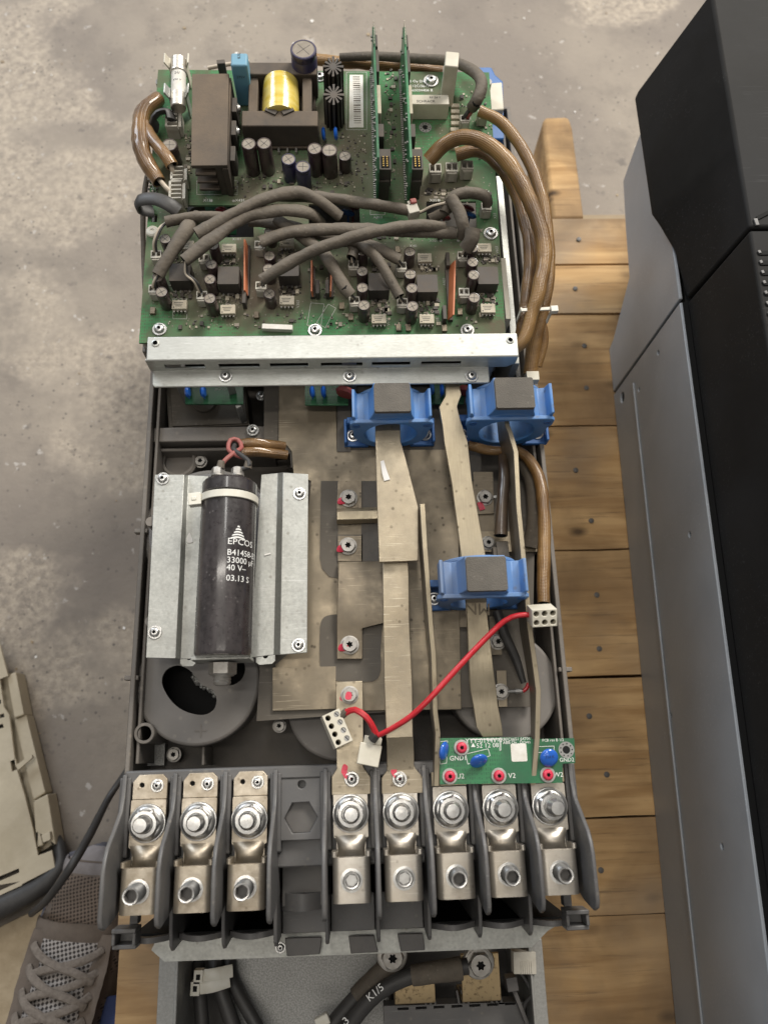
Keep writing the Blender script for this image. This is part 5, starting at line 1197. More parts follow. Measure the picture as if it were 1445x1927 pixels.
for pts in ([(336, 398, 58), (318, 384, 62), (290, 374, 62), (262, 378, 58), (262, 392, 52), (288, 398, 46)], [(296, 240, 52), (288, 228, 58), (298, 212, 62), (318, 210, 62), (324, 226, 60)]): cable('flat_jumper', pts, 3.4, 'cable_black', hol=(False, False), flat=.62, wr=.05)
cable('grey_cable', [(640, 108, 40), (700, 106, 44), (780, 110, 48), (850, 116, 54), (893, 136, 64), (906, 160, 70), (896, 190, 68), (888, 202, 62)], [3.2, 3.4, 3.6, 4, 4.2, 4.6, 4.6, 4.4], 'shrink', wr=.06, seed=3)
for dx, m in ((-3, 'cable_black'), (4, 'red_dull')): MB().tube([P(890 + dx, 200, 62), P(880 + dx, 215, 58), P(873 + dx, 224, 52)], 1.5, n=8).build('plug_wire', m, D)
cable('grey_cable', [(392, 128, 28), (430, 121, 30), (470, 116, 30)], 1.6, 'white_wire', wr=.08, seed=8, hol=(False, False))
cable('edge_cable', [(288, 300, 30), (276, 340, 24), (270, 400, 20), (271, 480, 12), (276, 600, 8)], 2.0, 'shrink', wr=.05, hol=(False, False))
p = P(752, 108, 40); MB().box((p.x + 4, p.y, 42), (4, 12, 6), .1).build('cable_tie', 'nylon', D, bevel=.5)
# dark ribbed cable coil and faston plug at the right
cable('grey_cable', [(985, 870, 6), (1003, 920, 10), (1004, 980, 8), (996, 1030, 4)], 5.2, 'shrink', wr=.08)
p = P(945, 1036, 22); b = MB(); b.box((p.x, p.y, 20), (8, 12, 8), .03); b.box((p.x - 5, p.y - 2, 20), (3, 9, 6)); b.build('loose_plug', 'shrink', D, bevel=.4)

# ================================================================== terminal block
X0, DX = -128.7, 31.0
def colx(k): return X0 + DX * k
tb = MB()
tb.bx(colx(0) - 16.5, colx(8) + 16, -14, -6, -46, 6); tb.bx(colx(0) - 16.5, colx(8) + 16, -66, -14, -46, -1)
tblock = tb.build('terminal_block', 'fin', D, bevel=1.2)
fin_prof = [(-8, -40), (-8, 9), (-20, 10), (-29, 13), (-40, 26), (-47, 35), (-53, 39), (-60, 41), (-84, 41), (-88.5, 38.5), (-90.5, 33), (-88, 15), (-84, 2), (-82, -40)]
low_prof = [(-68, -107), (-68, 5), (-98, 2), (-107, -1), (-110, -6), (-109, -30), (-104.8, -31), (-104.8, -107)]
for j in range(10):
    x = X0 - DX / 2 + DX * j
    fr = (Vector((x - 1.3, 0, 0)), Vector((0, 1, 0)), Vector((0, 0, 1)), Vector((1, 0, 0)))
    b = MB(); b.prism(fin_prof, 0, 2.6, (), fr)
    b.prism([(-10, -40), (-10, 7), (-56, 7), (-64, -40)], -2.2, 4.8, (), fr)
    b.build('divider_fin', 'fin', tblock, bevel=.9, seg=3)
    if 0 < j < 9: MB().prism(low_prof, .2, 2.4, (), fr).build('lower_fin', 'fin', tblock, bevel=.6)
for k in range(9):                                             # cable saddles between the lower fins
    x = colx(k); n = 14; b = MB(); w = DX / 2 - 1.6
    arc_o = [(w * math.cos(PI * i / n), -24 + 17 * math.sin(PI * i / n)) for i in range(n + 1)]
    pts = arc_o + [(-w, -24)] if False else [(-w, -26)] + [(-w + 2 * w * i / n, -26 + 10 * math.sin(PI * i / n)) for i in range(n + 1)] + [(w, -26), (w, -30)] + [(w - 2 * w * i / n, -30 + 10 * math.sin(PI * i / n)) for i in range(n + 1)] + [(-w, -30)]
    clean = []
    for p in pts:
        if not clean or (abs(p[0] - clean[-1][0]) + abs(p[1] - clean[-1][1])) > .05: clean.append(p)
    if clean[0] == clean[-1]: clean.pop()
    if k == 3 or k == 4 or k == 5: b.bx(x - w, x + w, -108, -86, -34, -30)
    else: b.prism(clean, 0, 3.4, (), (Vector((x, -102, 12)), Vector((1, 0, 0)), Vector((0, 0, 1)), Vector((0, -1, 0))))
    b.build('cable_saddle', 'fin', tblock, bevel=.4)
    b = MB(); b.bx(x - w - 1.4, x + w + 1.4, -106, -66.2, -112, -108); b.bx(x - w - 1.4, x + w + 1.4, -108, -105, -112, -31); b.bx(x - w - 1.4, x + w + 1.4, -67, -64.5, -112, -30); b.build('cable_bay', 'black_clean', tblock)  # black box closing each bay, its deep shade put into the colour
for sx, xx in ((-1, -139.5), (1, 131)):         # snap latches at both ends
    b = MB(); b.bx(xx - 7, xx + 7, -97, -94.5, -6, 8); b.bx(xx - 7, xx + 7, -106, -103.5, -6, 5); b.bx(xx - 7, xx - 5, -103.5, -97, -6, 7); b.bx(xx + 5, xx + 7, -103.5, -97, -6, 7); b.bx(xx - 5, xx + 5, -103.5, -97, -6, -4); b.bx(xx - 5 - (sx - 1) * 2.5, xx + 5 - (sx + 1) * 2.5, -94.5, -66, -12, -4)
    b.build('snap_latch', 'fin', tblock, bevel=.5)
# empty bay with hexagon pocket
xe = colx(3); b = MB()
b.prism([(xe - 13, -50), (xe + 13, -50), (xe + 13, -12), (xe - 13, -12)], 0, 5, [circ(xe, -37, 10.2, 6, a0=.02), circ(xe + .5, -17.5, 2.4, 14, a0=.1)])
b.build('empty_bay_plate', 'fin', tblock, bevel=.6)
MB().bx(xe - 13, xe + 13, -90, -51, -22, -14).build('empty_bay_floor', 'fin_dark', tblock, bevel=.6)
b = MB(); n = 16; pts = [(-13 + 26 * i / n, -16 + 9 * math.sin(PI * i / n)) for i in range(n + 1)] + [(13, -22), (-13, -22)]
b.prism(pts, 0, 10, (), (Vector((xe, -82, 0)), Vector((1, 0, 0)), Vector((0, 0, 1)), Vector((0, -1, 0)))); b.build('cable_saddle', 'fin', tblock, bevel=.5)
b = MB(); b.prism(circ(xe, -37, 10, 6), .1, .5); b.build('hex_pocket', 'fin_dark', tblock)

def flange_nut():
    b = MB()
    b.lathe([(11.2, 0), (11.3, 1), (11, 1.4), (10.4, 1.5), (10.2, 2.4), (9.3, 3.3), (9.0, 3.5), (9.1, 3.7, None, 'hex'), (9.0, 8.0, None, 'hex'), (7.5, 9.0), (5.6, 9.1), (4.9, 8.4)], n=48)
    return b.mesh('flange_nut', ['steel'])
def bolt_end(h):
    b = MB(); pr = []
    z = 4
    while z < h - 1.2: pr += [(4.75, z), (4.35, z + .6)]; z += 1.2
    pr += [(4.5, h - .8), (3.9, h), (.3, h + .15)]
    b.lathe(pr, n=28); return b.mesh('bolt', ['steel'])
def set_screw(h):
    b = MB(); pr = [(6.6, 0), (6.6, .5), (5.6, .6), (5.6, .1)]; z = .2
    while z < h - 1: pr += [(5.0, z), (4.35, z + .75)]; z += 1.5
    pr += [(4.9, h - .5), (4.5, h), (3.7, h - .1), (3.6, h - .2, 1, 'hex'), (3.4, h - 5, 1, 'hex')]
    b.lathe(pr, n=36); return b.mesh('set_screw', ['steel', 'fin_dark'])  # dark matte socket, shade of the recess put into the colour
NUT = flange_nut(); BOLTS = {h: bolt_end(h) for h in (13, 17, 20)}; SETS = {h: set_screw(h) for h in (2, 13, 16)}
def clamp_mesh():
    b = MB(); o_ = rrect(-11.2, 0, 11.2, 27, 4.2, 5); i_ = rrect(-9, 3, 9, 22.6, 3, 4)
    b.prism(o_, 0, 25, [i_], (Vector((0, 0, 0)), Vector((1, 0, 0)), Vector((0, 0, 1)), Vector((0, -1, 0))))
    b.prism(rrect(-11.6, 12, -8.8, 26.2, 1.2, 3), -3, 0, (), (Vector((0, 0, 0)), Vector((1, 0, 0)), Vector((0, 0, 1)), Vector((0, -1, 0))))
    b.prism(rrect(8.8, 12, 11.6, 26.2, 1.2, 3), -3, 0, (), (Vector((0, 0, 0)), Vector((1, 0, 0)), Vector((0, 0, 1)), Vector((0, -1, 0))))
    return b.mesh('cable_clamp', ['lug'])
CLAMP = clamp_mesh(); CLAMPW = CLAMP.copy(); CLAMPW.materials[0] = MT['lug_worn']
def tongue_mesh(m):
    b = MB(); b.prism(rrect(-10.6, -14, 10.6, 13.5, .8, 2), 0, 4)
    # dished neck running down into the clamp
    rows = []; n = 12
    for r_ in range(9):
        t = r_ / 8; y = -12.5 - 15 * t; w = 10.4 - 2.4 * math.sin(PI * t * .9) 
        rows.append([Vector((-w + 2 * w * i / n, y, 4 - 2.5 * t + 5.0 * math.sin(PI * min(1, t * 1.05)) * max(0, 1 - (2 * i / n - 1) ** 2) ** .7)) for i in range(n + 1)])
    b0 = len(b.v)
    for r_ in rows: b.v += r_
    for a in range(8):
        for i in range(n):
            b.f.append((b0 + a * (n + 1) + i, b0 + a * (n + 1) + i + 1, b0 + (a + 1) * (n + 1) + i + 1, b0 + (a + 1) * (n + 1) + i)); b.m.append(0)
    b.bx(-9, 9, -46, -13, -3, 1.2)
    return b.mesh('terminal_lug', [m])
TW, TN = tongue_mesh('lug_worn'), tongue_mesh('lug')
LEAN = {0: (17, 16), 1: (17, 16), 2: (13, 16), 4: (13, 2), 5: (13, 2), 6: (13, 13), 7: (17, 13), 8: (20, 13)}
for k in (0, 1, 2, 4, 5, 6, 7, 8):
    x = colx(k); worn = k < 3
    yn = P(660, 1535, 8).y + (0 if worn else 1.5)
    t = place(TW if worn else TN, 'cable_terminal', (x, yn, 5), D)
    place(NUT, 'flange_nut', (x, yn, 9.2), t, rz=random.random()); place(BOLTS[LEAN[k][0]], 'bolt', (x + random.uniform(-.4, .4), yn, 9.2), t)
    cl_ = place(CLAMPW if worn else CLAMP, 'cable_clamp', (x, yn - 23.5, -5), t, bevel=.5)
    place(SETS[LEAN[k][1]], 'set_screw', (x, yn - 23.5 - 12.5, 22.1), t, rz=random.random())
    if worn:
        hh = [(-10.6, 13.7), (10.6, 13.7), (10.6, 25), (7.4, 28.2), (-7.0, 28.2), (-10.6, 24)]
        b = MB(); b.prism([(x + a, yn + c_) for a, c_ in hh], 5, 7.6, [circ(x - 5, yn + 22, 1.5, 12)]); b.build('top_tab', 'lug_worn', t, bevel=.3)
        place(SCREW, 'screw', (x + 4.4, yn + 21.5, 7.6), t, scale=4)
        MB().prism(circ(x - 5, yn + 22, 1.45, 12), 5.2, 5.6).build('tab_hole', 'hole', t)
# shaped ends of the bars at terminals four and five
for k, pts in ((4, [(632, 1283), (682, 1281), (684, 1444), (697, 1462), (697, 1494), (624, 1496), (624, 1462), (634, 1446)]), (5, [(728, 1440), (779, 1440), (781, 1446), (795, 1462), (796, 1492), (718, 1494), (718, 1464), (728, 1450)])):
    zz = 9.4
    o = MB().prism(px(pts, zz), zz - 2.6, zz).build('bus_bar_end', 'busbar', D, bevel=.4)
    s_ = screw(662 if k == 4 else 752, 1466, zz, 4.6, o)
    p = P(650 if k == 4 else 743, 1452, zz); b = MB(); b.prism(smooth_loop([(p.x - 2.6, p.y + .5), (p.x - 1, p.y + 4.5), (p.x + 1.6, p.y + 3), (p.x + 1.2, p.y - .5), (p.x + 4.2, p.y - 4), (p.x + .6, p.y - 4.6), (p.x - 1.6, p.y - 2)]), zz + .05, lambda q_, x_=p.x, y_=p.y: 9.6 + .25 * max(0, y_ - q_[1])); b.build('paint_mark', 'red_paint', o)
    if k == 4:
        h_ = screw(658, 1308, zz, 5.8, o, HEXB, 'hex_bolt'); p = P(644, 1314, zz); b = MB(); b.prism(circ(p.x, p.y, 1.6, 10), zz + .1, zz + .4); b.prism(smooth_loop([(p.x + 2, p.y - .6), (p.x + 5.6, p.y - 1), (p.x + 6, p.y + 3), (p.x + 3, p.y + 3.6)]), zz + .1, zz + 3.5); b.build('paint_mark', 'red_paint', o)

# ------------------------------------------------------------------ earthing board over the right-hand terminals
ze = 15
eo = px([(826, 1389), (1000, 1387), (1000, 1391), (1080, 1389), (1082, 1436), (1058, 1437), (1058, 1473), (828, 1476)], ze)
ebm = MB(); ebm.prism(eo, ze - 1.6, ze); eb = ebm.build('earthing_board', 'pcb_clean', D)
for (x, y) in ((868, 1407), (846, 1461), (938, 1460), (1030, 1458)): screw(x, y, ze + .1, 4.8, eb, SCREW_RED)
ring(1065, 1411, ze, 5, eb)
for (x, y, rz, rx) in ((835, 1413, 1.3, .8), (900, 1432, .25, 1), (1033, 1426, .05, 1.15)):
    p = P(x, y, ze + 4); b = MB(); b.lathe([(.3, -1.7), (4, -1.6), (5.4, -.8), (5.8, 0), (5.4, .8), (4, 1.6), (.3, 1.7)], (0, 0, 0), ax=(0, 0, 1), n=24)
    rx_ = {0.8: Matrix.Rotation(1.1, 3, 'X'), 1: Matrix.Rotation(.9, 3, 'X'), 1.15: Matrix.Rotation(.35, 3, 'X')}[rx]
    Rm = Matrix.Rotation(rz, 3, 'Z') @ rx_; b.v = [Rm @ v + Vector((p.x, p.y, ze + (5.2 if rx < 1.1 else 3.6))) for v in b.v]; vo_ = b.build('varistor', 'varistor', eb, smooth=60)
    if rx == 1.15: text('S14 K', (p.x, p.y + .4, ze + 6.0), 2.4, vo_, 'print_black', ax=Rm)
for s_, x, y, sz in (('GND1', 862, 1427, 4), ('U2', 866, 1461, 4.2), ('V2', 963, 1460, 4.2), ('W2', 1050, 1458, 4), ('GND2', 1066, 1430, 3.4), ('YYY-0194V-0', 910, 1394, 4.2), ('52 12 08', 917, 1403, 4), ('RRFC6651 64706', 970, 1391, 2.6), ('ABB Oy . Drives', 972, 1397, 2.6), ('PCB rev B 1/2', 1040, 1393, 2.4)): text(s_, P(x, y, ze + .15), sz, eb, 'silk')
sl = MB()
outline([(884, 1391), (942, 1390), (942, 1412), (940, 1412), (940, 1391), (886, 1392)], ze + .08, .3, sl); outline([(876, 1419), (918, 1409), (922, 1422), (880, 1438)], ze + .08, .3, sl); outline([(826, 1396), (842, 1394), (840, 1436), (828, 1438)], ze + .08, .3, sl); outline([(1010, 1405), (1042, 1404), (1042, 1416), (1010, 1416)], ze + .08, .3, sl)
p = P(890, 1402, ze); sl.prism([(p.x - 1.4, p.y - 1.2), (p.x + 1.4, p.y - 1.2), (p.x, p.y + 1.3)], ze + .05, ze + .12)
o = sl.build('silkscreen', 'silk', eb); o['kind'] = 'stuff'
p = P(976, 1416, ze); MB().prism(rrect(p.x - 5, p.y - 5.4, p.x + 5, p.y + 5.4, 1), ze + .02, ze + .2).build('blank_label', 'label_white', eb)
# brass feet of the three right-hand bars under the board
for k in (6, 7, 8):
    x = colx(k); yn = P(660, 1535, 8).y; b = MB(); b.bx(x - 11, x + 11, yn + 15.5, yn + 24, 6.5, 9.2); b.build('bus_bar_end', 'busbar_brushed', D, bevel=.3)

# ------------------------------------------------------------------ gland plate below the terminals
zg = -36
gp = px([(300, 1758), (1050, 1740), (1030, 1752), (1000, 1783), (800, 1791), (310, 1810), (285, 1788)], zg)
for q_ in ([(536, 1766), (606, 1764), (602, 1796), (540, 1800)], [(656, 1762), (704, 1761), (712, 1792), (660, 1795)], [(748, 1758), (796, 1757), (800, 1788), (754, 1791)]):
    MB().prism(px(q_, -27), -30, -27).build('bay_flap', 'fin_dark', tblock, bevel=.5)
gland = MB().prism(gp, zg - 1.5, zg).build('gland_plate', 'zinc', D, bevel=.3)
place(SCREW, 'screw', P(528, 1783, zg + .2), gland, scale=3.4)

# ================================================================== loose red lead
rl = thing('red_wire_lead', 'red wire lead with white terminal plugs draped across the bus bars', 'wire lead', P(800, 1330, 12))
MB().tube([P(998, 1157, 44), P(975, 1158, 44), P(950, 1168, 42), (P(915, 1200, 40)), P(860, 1258, 40), P(805, 1318, 38), P(770, 1350, 34), P(735, 1372, 30), P(712, 1384, 26)], [1.7, 1.7, 1.75, 1.8, 1.8, 1.8, 1.8, 1.7, 1.6], n=12).build('red_wire', 'red_wire', rl)
for k in (0, 1): MB().tube([P(648 + k * 3, 1340 + k * 3, 24), P(668, 1334 + k * 3, 27), P(690, 1348 + k * 4, 28), P(704 - k * 3, 1370, 26), P(711 - k * 4, 1386, 24)], 1.5, n=10).build('red_wire', 'red_wire', rl)
MB().tube([P(700, 1392, 23), P(708, 1382, 25)], 3.0, n=10).build('wire_wrap', 'cable_black', rl)
MB().tube([P(642, 1348, 22), P(653, 1338, 24)], 2.4, n=10).build('wire_wrap', 'shrink', rl)
def cell_block(c, sz, rz, nx, ny, r, name, par, tilt=None, slots=False):
    """terminal plug: cream block with round openings in its top face"""
    b = MB(); w, l, h = sz; holes = []
    for i in range(nx):
        for j in range(ny):
            holes.append(circ(-w / 2 + w * (i + .5) / nx, -l / 2 + l * (j + .5) / ny, r, 14))
    b.prism([(-w / 2, -l / 2), (w / 2, -l / 2), (w / 2, l / 2), (-w / 2, l / 2)], -h / 2, h / 2, holes)
    b.box((0, 0, -h / 2 + 1), (w - .6, l - .6, 1), 0, 1)
    if slots:
        for j in range(ny):
            b.lathe([(r * .92, 0), (r * .92, .6)], (w / 4, -l / 2 + l * (j + .5) / ny, h / 2 - 1.2), n=14, mi=2); b.box((w / 4, -l / 2 + l * (j + .5) / ny, h / 2 - .55), (.5, r * 1.7, .1), .4, 1)
    Rm = Matrix.Rotation(rz, 3, 'Z') @ (tilt or Matrix.Identity(3)); b.v = [Rm @ v + Vector(c) for v in b.v]
    return b.build(name, ['cream_plastic', 'hole', 'steel'], par, bevel=.35)
cell_block(P(1019, 1158, 46), (15.5, 11, 14), .03, 3, 2, 1.75, 'terminal_plug', rl, Matrix.Rotation(.42, 3, 'X'))
cell_block(P(633, 1372, 19), (11.5, 21, 12), .40, 2, 4, 1.75, 'terminal_plug', rl, Matrix.Rotation(.15, 3, 'Y'), True)
b = MB(); b.box((0, -2, 0), (13.5, 13, 11)); b.box((.5, 6.5, -.6), (11, 5, 8)); b.box((3.4, 7, 3.6), (4, 5, 2)); Rm = Matrix.Rotation(-.22, 3, 'Z'); p = P(696, 1414, 17); b.v = [Rm @ v + p for v in b.v]; b.build('terminal_plug', 'cream_plastic', rl, bevel=.5)

# ================================================================== second power unit beyond the terminals
pu = thing('lower_power_unit', 'galvanised power unit with thick black cables, partly hidden below the row of terminals', 'power unit', (0, -230, ZP))
zc = -96
xl0, xl1 = P(298, 1850, zc).x, P(336, 1850, zc).x; xr0, xr1 = P(998, 1850, zc).x, P(1026, 1850, zc).x
yT, yE = -131, -330
fb = MB(); fb.bx(xl0, xl1 - 1, yE, yT, -130, zc); fb.bx(xl1 - 2.4, xl1, yE, yT, ZP + 2, zc + 2); fb.build('chassis_flange', 'zinc_dull', pu, bevel=.7)  # dimmer zinc on both flanges, the weaker light put into the colour
fb = MB(); fb.bx(xr0, xr1, yE, yT, -130, zc); fb.bx(xr0, xr0 + 2, yE, yT, ZP + 2, zc + 2); fb.build('chassis_flange', 'zinc_dull', pu, bevel=.7)
MB().bx(xl0 + 2, xr1 - 2, yE, yT, ZP + .6, ZP + 8).build('chassis_floor', 'fin_dark', pu)
MB().bx(P(440, 1860, -150).x, P(735, 1860, -150).x, yE, yT, ZP + 8.2, -150).build('spangled_panel', 'spangle', pu, bevel=2)
for pts, r in (([(640, 1960, -110), (668, 1915, -108), (712, 1868, -104), (770, 1838, -100), (830, 1826, -98), (880, 1818, -98)], 5.4), ([(600, 1960, -122), (650, 1900, -120), (705, 1842, -118), (742, 1808, -116)], 5.8), ([(374, 1800, -150), (376, 1860, -140), (384, 1960, -135)], 5.0), ([(405, 1790, -150), (412, 1850, -135), (450, 1960, -128)], 5.6), ([(432, 1790, -152), (440, 1850, -140), (500, 1960, -130)], 4.8)):
    cable('power_cable', pts, r, 'cable_black', pu, wr=.02, hol=(False, False), n=18)
cable('heat_shrink_sleeve', [(775, 1836, -99), (820, 1829, -97), (868, 1822, -97)], [6.8, 7.2, 7.6], 'shrink', pu, wr=.06, hol=(True, False), n=18)
cable('heat_shrink_sleeve', [(672, 1876, -118), (712, 1836, -116), (738, 1812, -114)], [7.2, 7.4, 7.2], 'shrink', pu, wr=.06, hol=(False, False), n=18)
text('K1/5', P(706, 1868, -96), 7, pu, 'print_white', rz=.62); text('–3', P(648, 1925, -99), 7, pu, 'print_white', rz=.8)
for (x0, x1, y0_, y1_, z_) in ((742, 820, 1838, 1892, -108), (866, 944, 1796, 1888, -104)):
    b = MB(); a, c_ = P(x0, y0_, z_), P(x1, y1_, z_); n = 8
    w = c_.x - a.x
    b.ribbon([((a.x, a.y, z_), (c_.x, a.y, z_)), ((a.x, c_.y + 6, z_), (c_.x, c_.y + 6, z_)), ((a.x, c_.y + 1.5, z_ - 1.5), (c_.x, c_.y + 1.5, z_ - 1.5)), ((a.x, c_.y, z_ - 6), (c_.x, c_.y, z_ - 6)), ((a.x, c_.y, z_ - 40), (c_.x, c_.y, z_ - 40))], 3)
    b.build('terminal_bar', 'brass_spot', pu, bevel=.4)
for (x, y, z_) in ((902, 1813, -97), (738, 1800, -106)):
    p = P(x, y, z_); b = MB(); b.lathe([(10.5, -3), (10.5, -1.6), (9.4, -1.4), (9.4, 0), (8.0, .2), (8.3, .2, None, 'hex'), (8.1, 5.4, None, 'hex'), (6.8, 6.4), (3.1, 6.4), (2.7, 6.4, None, 'star'), (2.6, 3, 1, 'star')], p, n=48); b.build('hex_bolt', ['steel_dull', 'hole'], pu)
    p2 = p + Vector((0, 0, -5)); MB().lathe([(11, -3), (11.5, 0), (10.5, 1.8)], p2, n=28).build('cable_lug', 'steel_dull', pu)
# grey snap cover with slots, lower right
zs = -118; a, c_ = P(722, 1893, zs), P(985, 1885, zs)
sl_ = []
for k in range(7):
    xx = a.x + 10 + k * 13; sl_.append([(xx, a.y - 3.2), (xx + 8, a.y - 3.2), (xx + 8, a.y - 1.6), (xx, a.y - 1.6)])
b = MB(); b.prism([(a.x, -300), (c_.x + 8, -300), (c_.x, c_.y), (a.x, a.y)], zs - 14, zs, sl_); b.build('snap_cover', 'fin', pu, bevel=.8)
for k in range(3):
    xx = a.x + 30 + k * 24; b = MB()
    for q_ in range(3): b.box((xx + q_ * 3.4, a.y + 3.5, zs - 4), (1.4, 9, 10), .15)
    b.build('cover_clip', 'fin_dark', pu)
p = P(985, 1815, -98); b = MB(); b.box((p.x, p.y + 2, -98), (16, 14, 10), -.05)
for k in range(6): b.box((p.x - 3 + k * 1.5, p.y - .5, -92.8), (.6, 8, .5), -.05)
b.build('signal_plug', 'white_plastic', pu, bevel=.5)
for pts in ([(978, 1830, -104), (992, 1850, -104), (1008, 1890, -104), (1026, 1945, -104)], [(1002, 1826, -100), (1012, 1845, -98), (1004, 1868, -100), (988, 1888, -104), (984, 1905, -108)]): cable('signal_wire', pts, 1.5, 'cable_black', pu, wr=0, hol=(False, False), n=8)
p = P(962, 1850, -104); b = MB(); b.box((p.x, p.y, -106), (8, 9, 12), .1); b.box((p.x + 5, p.y - 14, -108), (3, 26, 8), .35); b.build('cable_retainer', 'fin_dark', pu, bevel=.5)
for k, (x, y) in enumerate(((374, 1838), (368, 1860))):
    p = P(x, y, -120); b = MB(); b.box((p.x, p.y, -122), (6.5, 9, 7), -.04); b.box((p.x, p.y, -118.4), (3, 3.6, .4), -.04, 1); b.tube([(p.x + 3, p.y, -121), (p.x + 12, p.y + 1, -120), (p.x + 24, p.y + 2 + k, -124)], 2.2, n=8, flat=.5); b.build('cable_tie', ['nylon', 'hole'], pu, bevel=.4)
p = P(607, 1920, -112); b = MB(); b.box((p.x, p.y, -112), (10, 7, 6), .4); b.build('cable_tie', 'nylon', pu, bevel=.8)

# ================================================================== beige plastic cover at the left
bc = thing('beige_plastic_cover', 'stained beige plastic cover with slots lying on the floor at the left edge', 'plastic cover', P(20, 1500, ZF))
zk = -312
def strip(pts, z, t, name, holes=(), m='beige_cover', bev=1.2): return MB().prism(px(pts, z), z - t, z, [px(h, z) for h in holes]).build(name, m, bc, bevel=bev, seg=3)
edge = [(-140, 1130), (-2, 1196), (22, 1268), (34, 1300), (46, 1380), (60, 1400), (78, 1560), (86, 1635), (98, 1700), (-140, 1760)]
body = [(-160, 1125), (-4, 1196), (16, 1272), (0, 1278), (8, 1330), (18, 1345), (30, 1440), (48, 1500), (62, 1558), (72, 1610), (98, 1600), (104, 1632), (-160, 1768)]
strip(body, zk, 3, 'cover_panel', [[(-40, 1300), (-2, 1296), (-1, 1304), (-40, 1309)], [(-30, 1322), (2, 1316), (3, 1324), (-30, 1331)], [(0, 1345), (8, 1342), (9, 1349), (0, 1352)], [(-30, 1372), (6, 1362), (8, 1369), (-30, 1379)], [(-30, 1662), (36, 1634), (37, 1642), (-30, 1671)], [(-30, 1690), (40, 1658), (42, 1666), (-30, 1699)], [(20, 1432), (30, 1428), (33, 1448), (23, 1452)]])
strip([(14, 1272), (30, 1264), (46, 1345), (28, 1352)], zk - 5, 24, 'side_step'); strip([(28, 1354), (50, 1345), (86, 1492), (64, 1506)], zk - 9, 20, 'side_step')
strip([(64, 1508), (90, 1494), (106, 1588), (70, 1606)], zk - 4, 25, 'side_step', [[(66, 1566), (74, 1562), (82, 1590), (74, 1594)]])
strip([(30, 1440), (60, 1420), (62, 1426), (34, 1450)], zk + 2, 4, 'snap_hook', bev=.5); strip([(78, 1572), (94, 1565), (96, 1580), (82, 1586)], zk + 2, 6, 'snap_hook', bev=.5)
strip([(2, 1268), (30, 1266), (58, 1400), (98, 1590), (68, 1612), (20, 1440)], zk - 15, 10, 'groove_floor', bev=.5)
MB().prism(px([(-160, 1200), (10, 1290), (70, 1600), (-160, 1770)], zk - 20), ZF + .5, zk - 22).build('cover_underside', 'fin_dark', bc)

# thin tan slab under the shoe
ob = MB().prism(px([(-120, 1800), (-2, 1746), (112, 1690), (420, 1600), (700, 2300), (-120, 2300)], ZF + 5), ZF + .4, ZF + 5).build('tan_floor_slab', 'card', bevel=.6)
tag(ob, 'thin tan slab lying flat on the floor beneath the shoe', 'board')

# cables on the floor at the left
o = MB().tube([P(-60, 1728, -318), P(0, 1708, -318), P(50, 1684, -318), P(92, 1656, -318), P(114, 1626, -320), P(112, 1592, -324), P(104, 1575, -332)], [12, 11.5, 10.5, 9, 7, 6, 5], n=14, wr=.08).build('black_cable', 'cable_black', smooth=50)
tag(o, 'thick black cable running along the lower edge of the beige cover', 'cable')
o = MB().tube([P(258, 1425, -300), P(240, 1450, -300), P(205, 1502, -296), P(170, 1570, -262), P(135, 1630, -240), P(92, 1690, -262), P(60, 1720, -300)], [3, 3.2, 3.4, 4, 4, 3.6, 3], n=12, wr=.05).build('thin_cable', 'cable_black', smooth=50)
tag(o, 'thin dark cable crossing over the toe of the shoe', 'cable')

# ================================================================== shoe
sh = thing('running_shoe', 'dusty brown mesh running shoe with grey laces beside the pallet', 'shoe', (-262, -215, ZF + 5))
# foot-shaped loft: rows from toe (t=0) to heel (t=1)
zs0 = ZF + 5
toe = P(186, 1590, zs0 + 28); heel = toe + Vector((-34, -290, 0))
dirv = Vector((heel.x - toe.x, heel.y - toe.y, 0)).normalized(); sidev = Vector((-dirv.y, dirv.x, 0))    # sidev points to the +X side
if sidev.x < 0: sidev = -sidev
L_ = 285
def halfw(t):
    ks = [(0, .10), (.03, 23), (.08, 32), (.16, 39), (.30, 44), (.45, 42), (.6, 39), (.8, 37), (.95, 30), (1, 12)]
    for (a, x), (b_, y) in zip(ks, ks[1:]):
        if a <= t <= b_: f = (t - a) / (b_ - a); f = f * f * (3 - 2 * f) if a > .05 else math.sqrt(f); return x + (y - x) * f
    return 12
def topz(t):
    ks = [(0, 24), (.05, 40), (.15, 54), (.3, 66), (.5, 88), (.65, 104), (.8, 100), (1, 96)]
    for (a, x), (b_, y) in zip(ks, ks[1:]):
        if a <= t <= b_: f = (t - a) / (b_ - a); f = f * f * (3 - 2 * f); return x + (y - x) * f
    return 96
NT, NS = 44, 24
def upper_pt(t, a, lift=0):
    """a from 0 (right edge) to pi (left edge)"""
    w = halfw(t); h = topz(t) - 20
    x = math.copysign(abs(math.cos(a)) ** .75, math.cos(a)) * (w - 1.5 + lift); z = 20 + (abs(math.sin(a)) ** .8) * (h + lift)
    return Vector((toe.x, toe.y, zs0)) + dirv * (t * L_) + sidev * x + Vector((0, 0, z))
up = MB(); 
for i in range(NT + 1):
    for j in range(NS + 1): up.v.append(upper_pt(max(.004, i / NT), PI * j / NS))
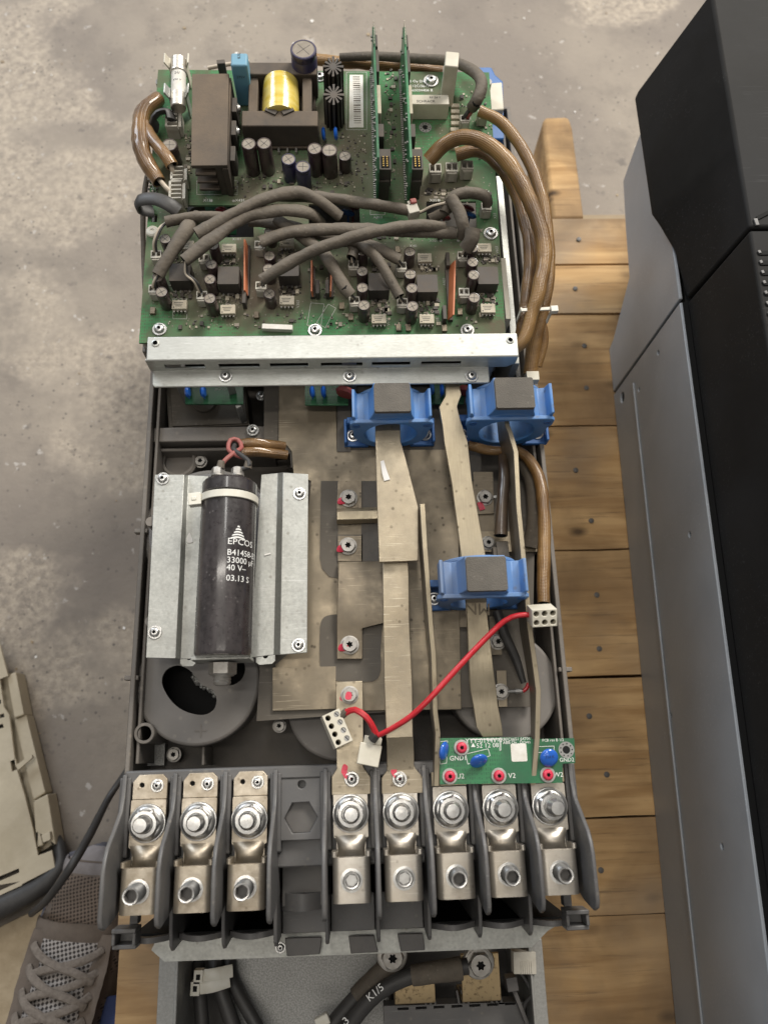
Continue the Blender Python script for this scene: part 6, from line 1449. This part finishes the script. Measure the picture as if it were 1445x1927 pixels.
for i in range(NT):
    t = i / NT
    for j in range(NS):
        a = (j + .5) / NS
        m = 0
        if t < .045: m = 2
        elif t < .075: m = 1
        elif .21 < t < .27: m = 1
        elif a < .30 and t > .18: m = 1 if a > .16 or int(t * 14) % 2 else 0
        elif a > .70 and t > .18: m = 1 if a < .80 else 0
        elif a > .86 or a < .14: m = 1
        elif .34 < a < .66 and t > .27: m = 3
        up.f.append((i * (NS + 1) + j, i * (NS + 1) + j + 1, (i + 1) * (NS + 1) + j + 1, (i + 1) * (NS + 1) + j)); up.m.append(m)
upo = up.build('shoe_upper', ['shoe_mesh', 'shoe_panel', 'shoe_toe', 'shoe_mesh_light'] if 'shoe_mesh_light' in MT else ['shoe_mesh', 'shoe_panel', 'shoe_toe', 'shoe_toe'], sh, smooth=60)
so = MB()
outl = [Vector((toe.x, toe.y)) + dirv.xy * (t * L_) + sidev.xy * (s_ * (halfw(t) + 3)) for s_, ts in ((1, [i / 30 for i in range(31)]), (-1, [i / 30 for i in range(30, -1, -1)])) for t in ts]
cl2 = []
for p in outl:
    if not cl2 or (Vector(p) - Vector(cl2[-1])).length > .5: cl2.append(tuple(p))
so.prism(cl2, zs0, zs0 + 23); so.build('shoe_sole', 'shoe_sole', sh, bevel=3, seg=3)
# raised seams, eyestays and laces
for sgn in (.30, .70):
    MB().tube([upper_pt(t, PI * (sgn + (.05 if sgn < .5 else -.05) * (t - .3)), 1.0) for t in (.25, .32, .40, .50, .62, .72)], [4, 4.6, 5, 5, 5, 4], n=10, flat=.5, wr=.1).build('eyestay', 'shoe_panel', sh)
MB().tube([upper_pt(.25, PI * a_, .6) for a_ in (.12, .25, .4, .5, .6, .75, .88)], 4, n=10, flat=.45, wr=.1).build('toe_seam', 'shoe_panel', sh)
MB().tube([upper_pt(.06 + .015 * math.sin(PI * a_), PI * a_, .8) for a_ in (.04, .2, .35, .5, .65, .8, .96)], 3.6, n=10, flat=.5).build('toe_seam', 'shoe_toe', sh)
for k in range(7):
    t = .29 + k * .060
    for s_ in (0, 1):
        a1, a2 = (.30, .68) if s_ == 0 else (.70, .32)
        pts = []
        for f in (0, .12, .3, .5, .7, .88, 1):
            tt = t + (.085 if k < 6 else .02) * f; aa = PI * (a1 + (a2 - a1) * f)
            pts.append(upper_pt(tt, aa, 3.5 + 4.2 * math.sin(PI * f) + s_ * 1.2))
        MB().tube(pts, 2.7, n=9, flat=.75, wr=.14, seed=k + s_ * 3).build('lace', 'shoe_lace', sh)
MB().tube([upper_pt(t, PI * .5, 4.5) for t in (.50, .56, .62)], 7, n=10, flat=.5).build('tongue_loop', 'shoe_lace', sh)
MB().tube([P(215, 1880, -300), P(212, 1930, -290), P(205, 2000, -280)], [10, 13, 14], n=14, wr=.1).build('blue_side_panel', 'denim', sh)

flush_text()
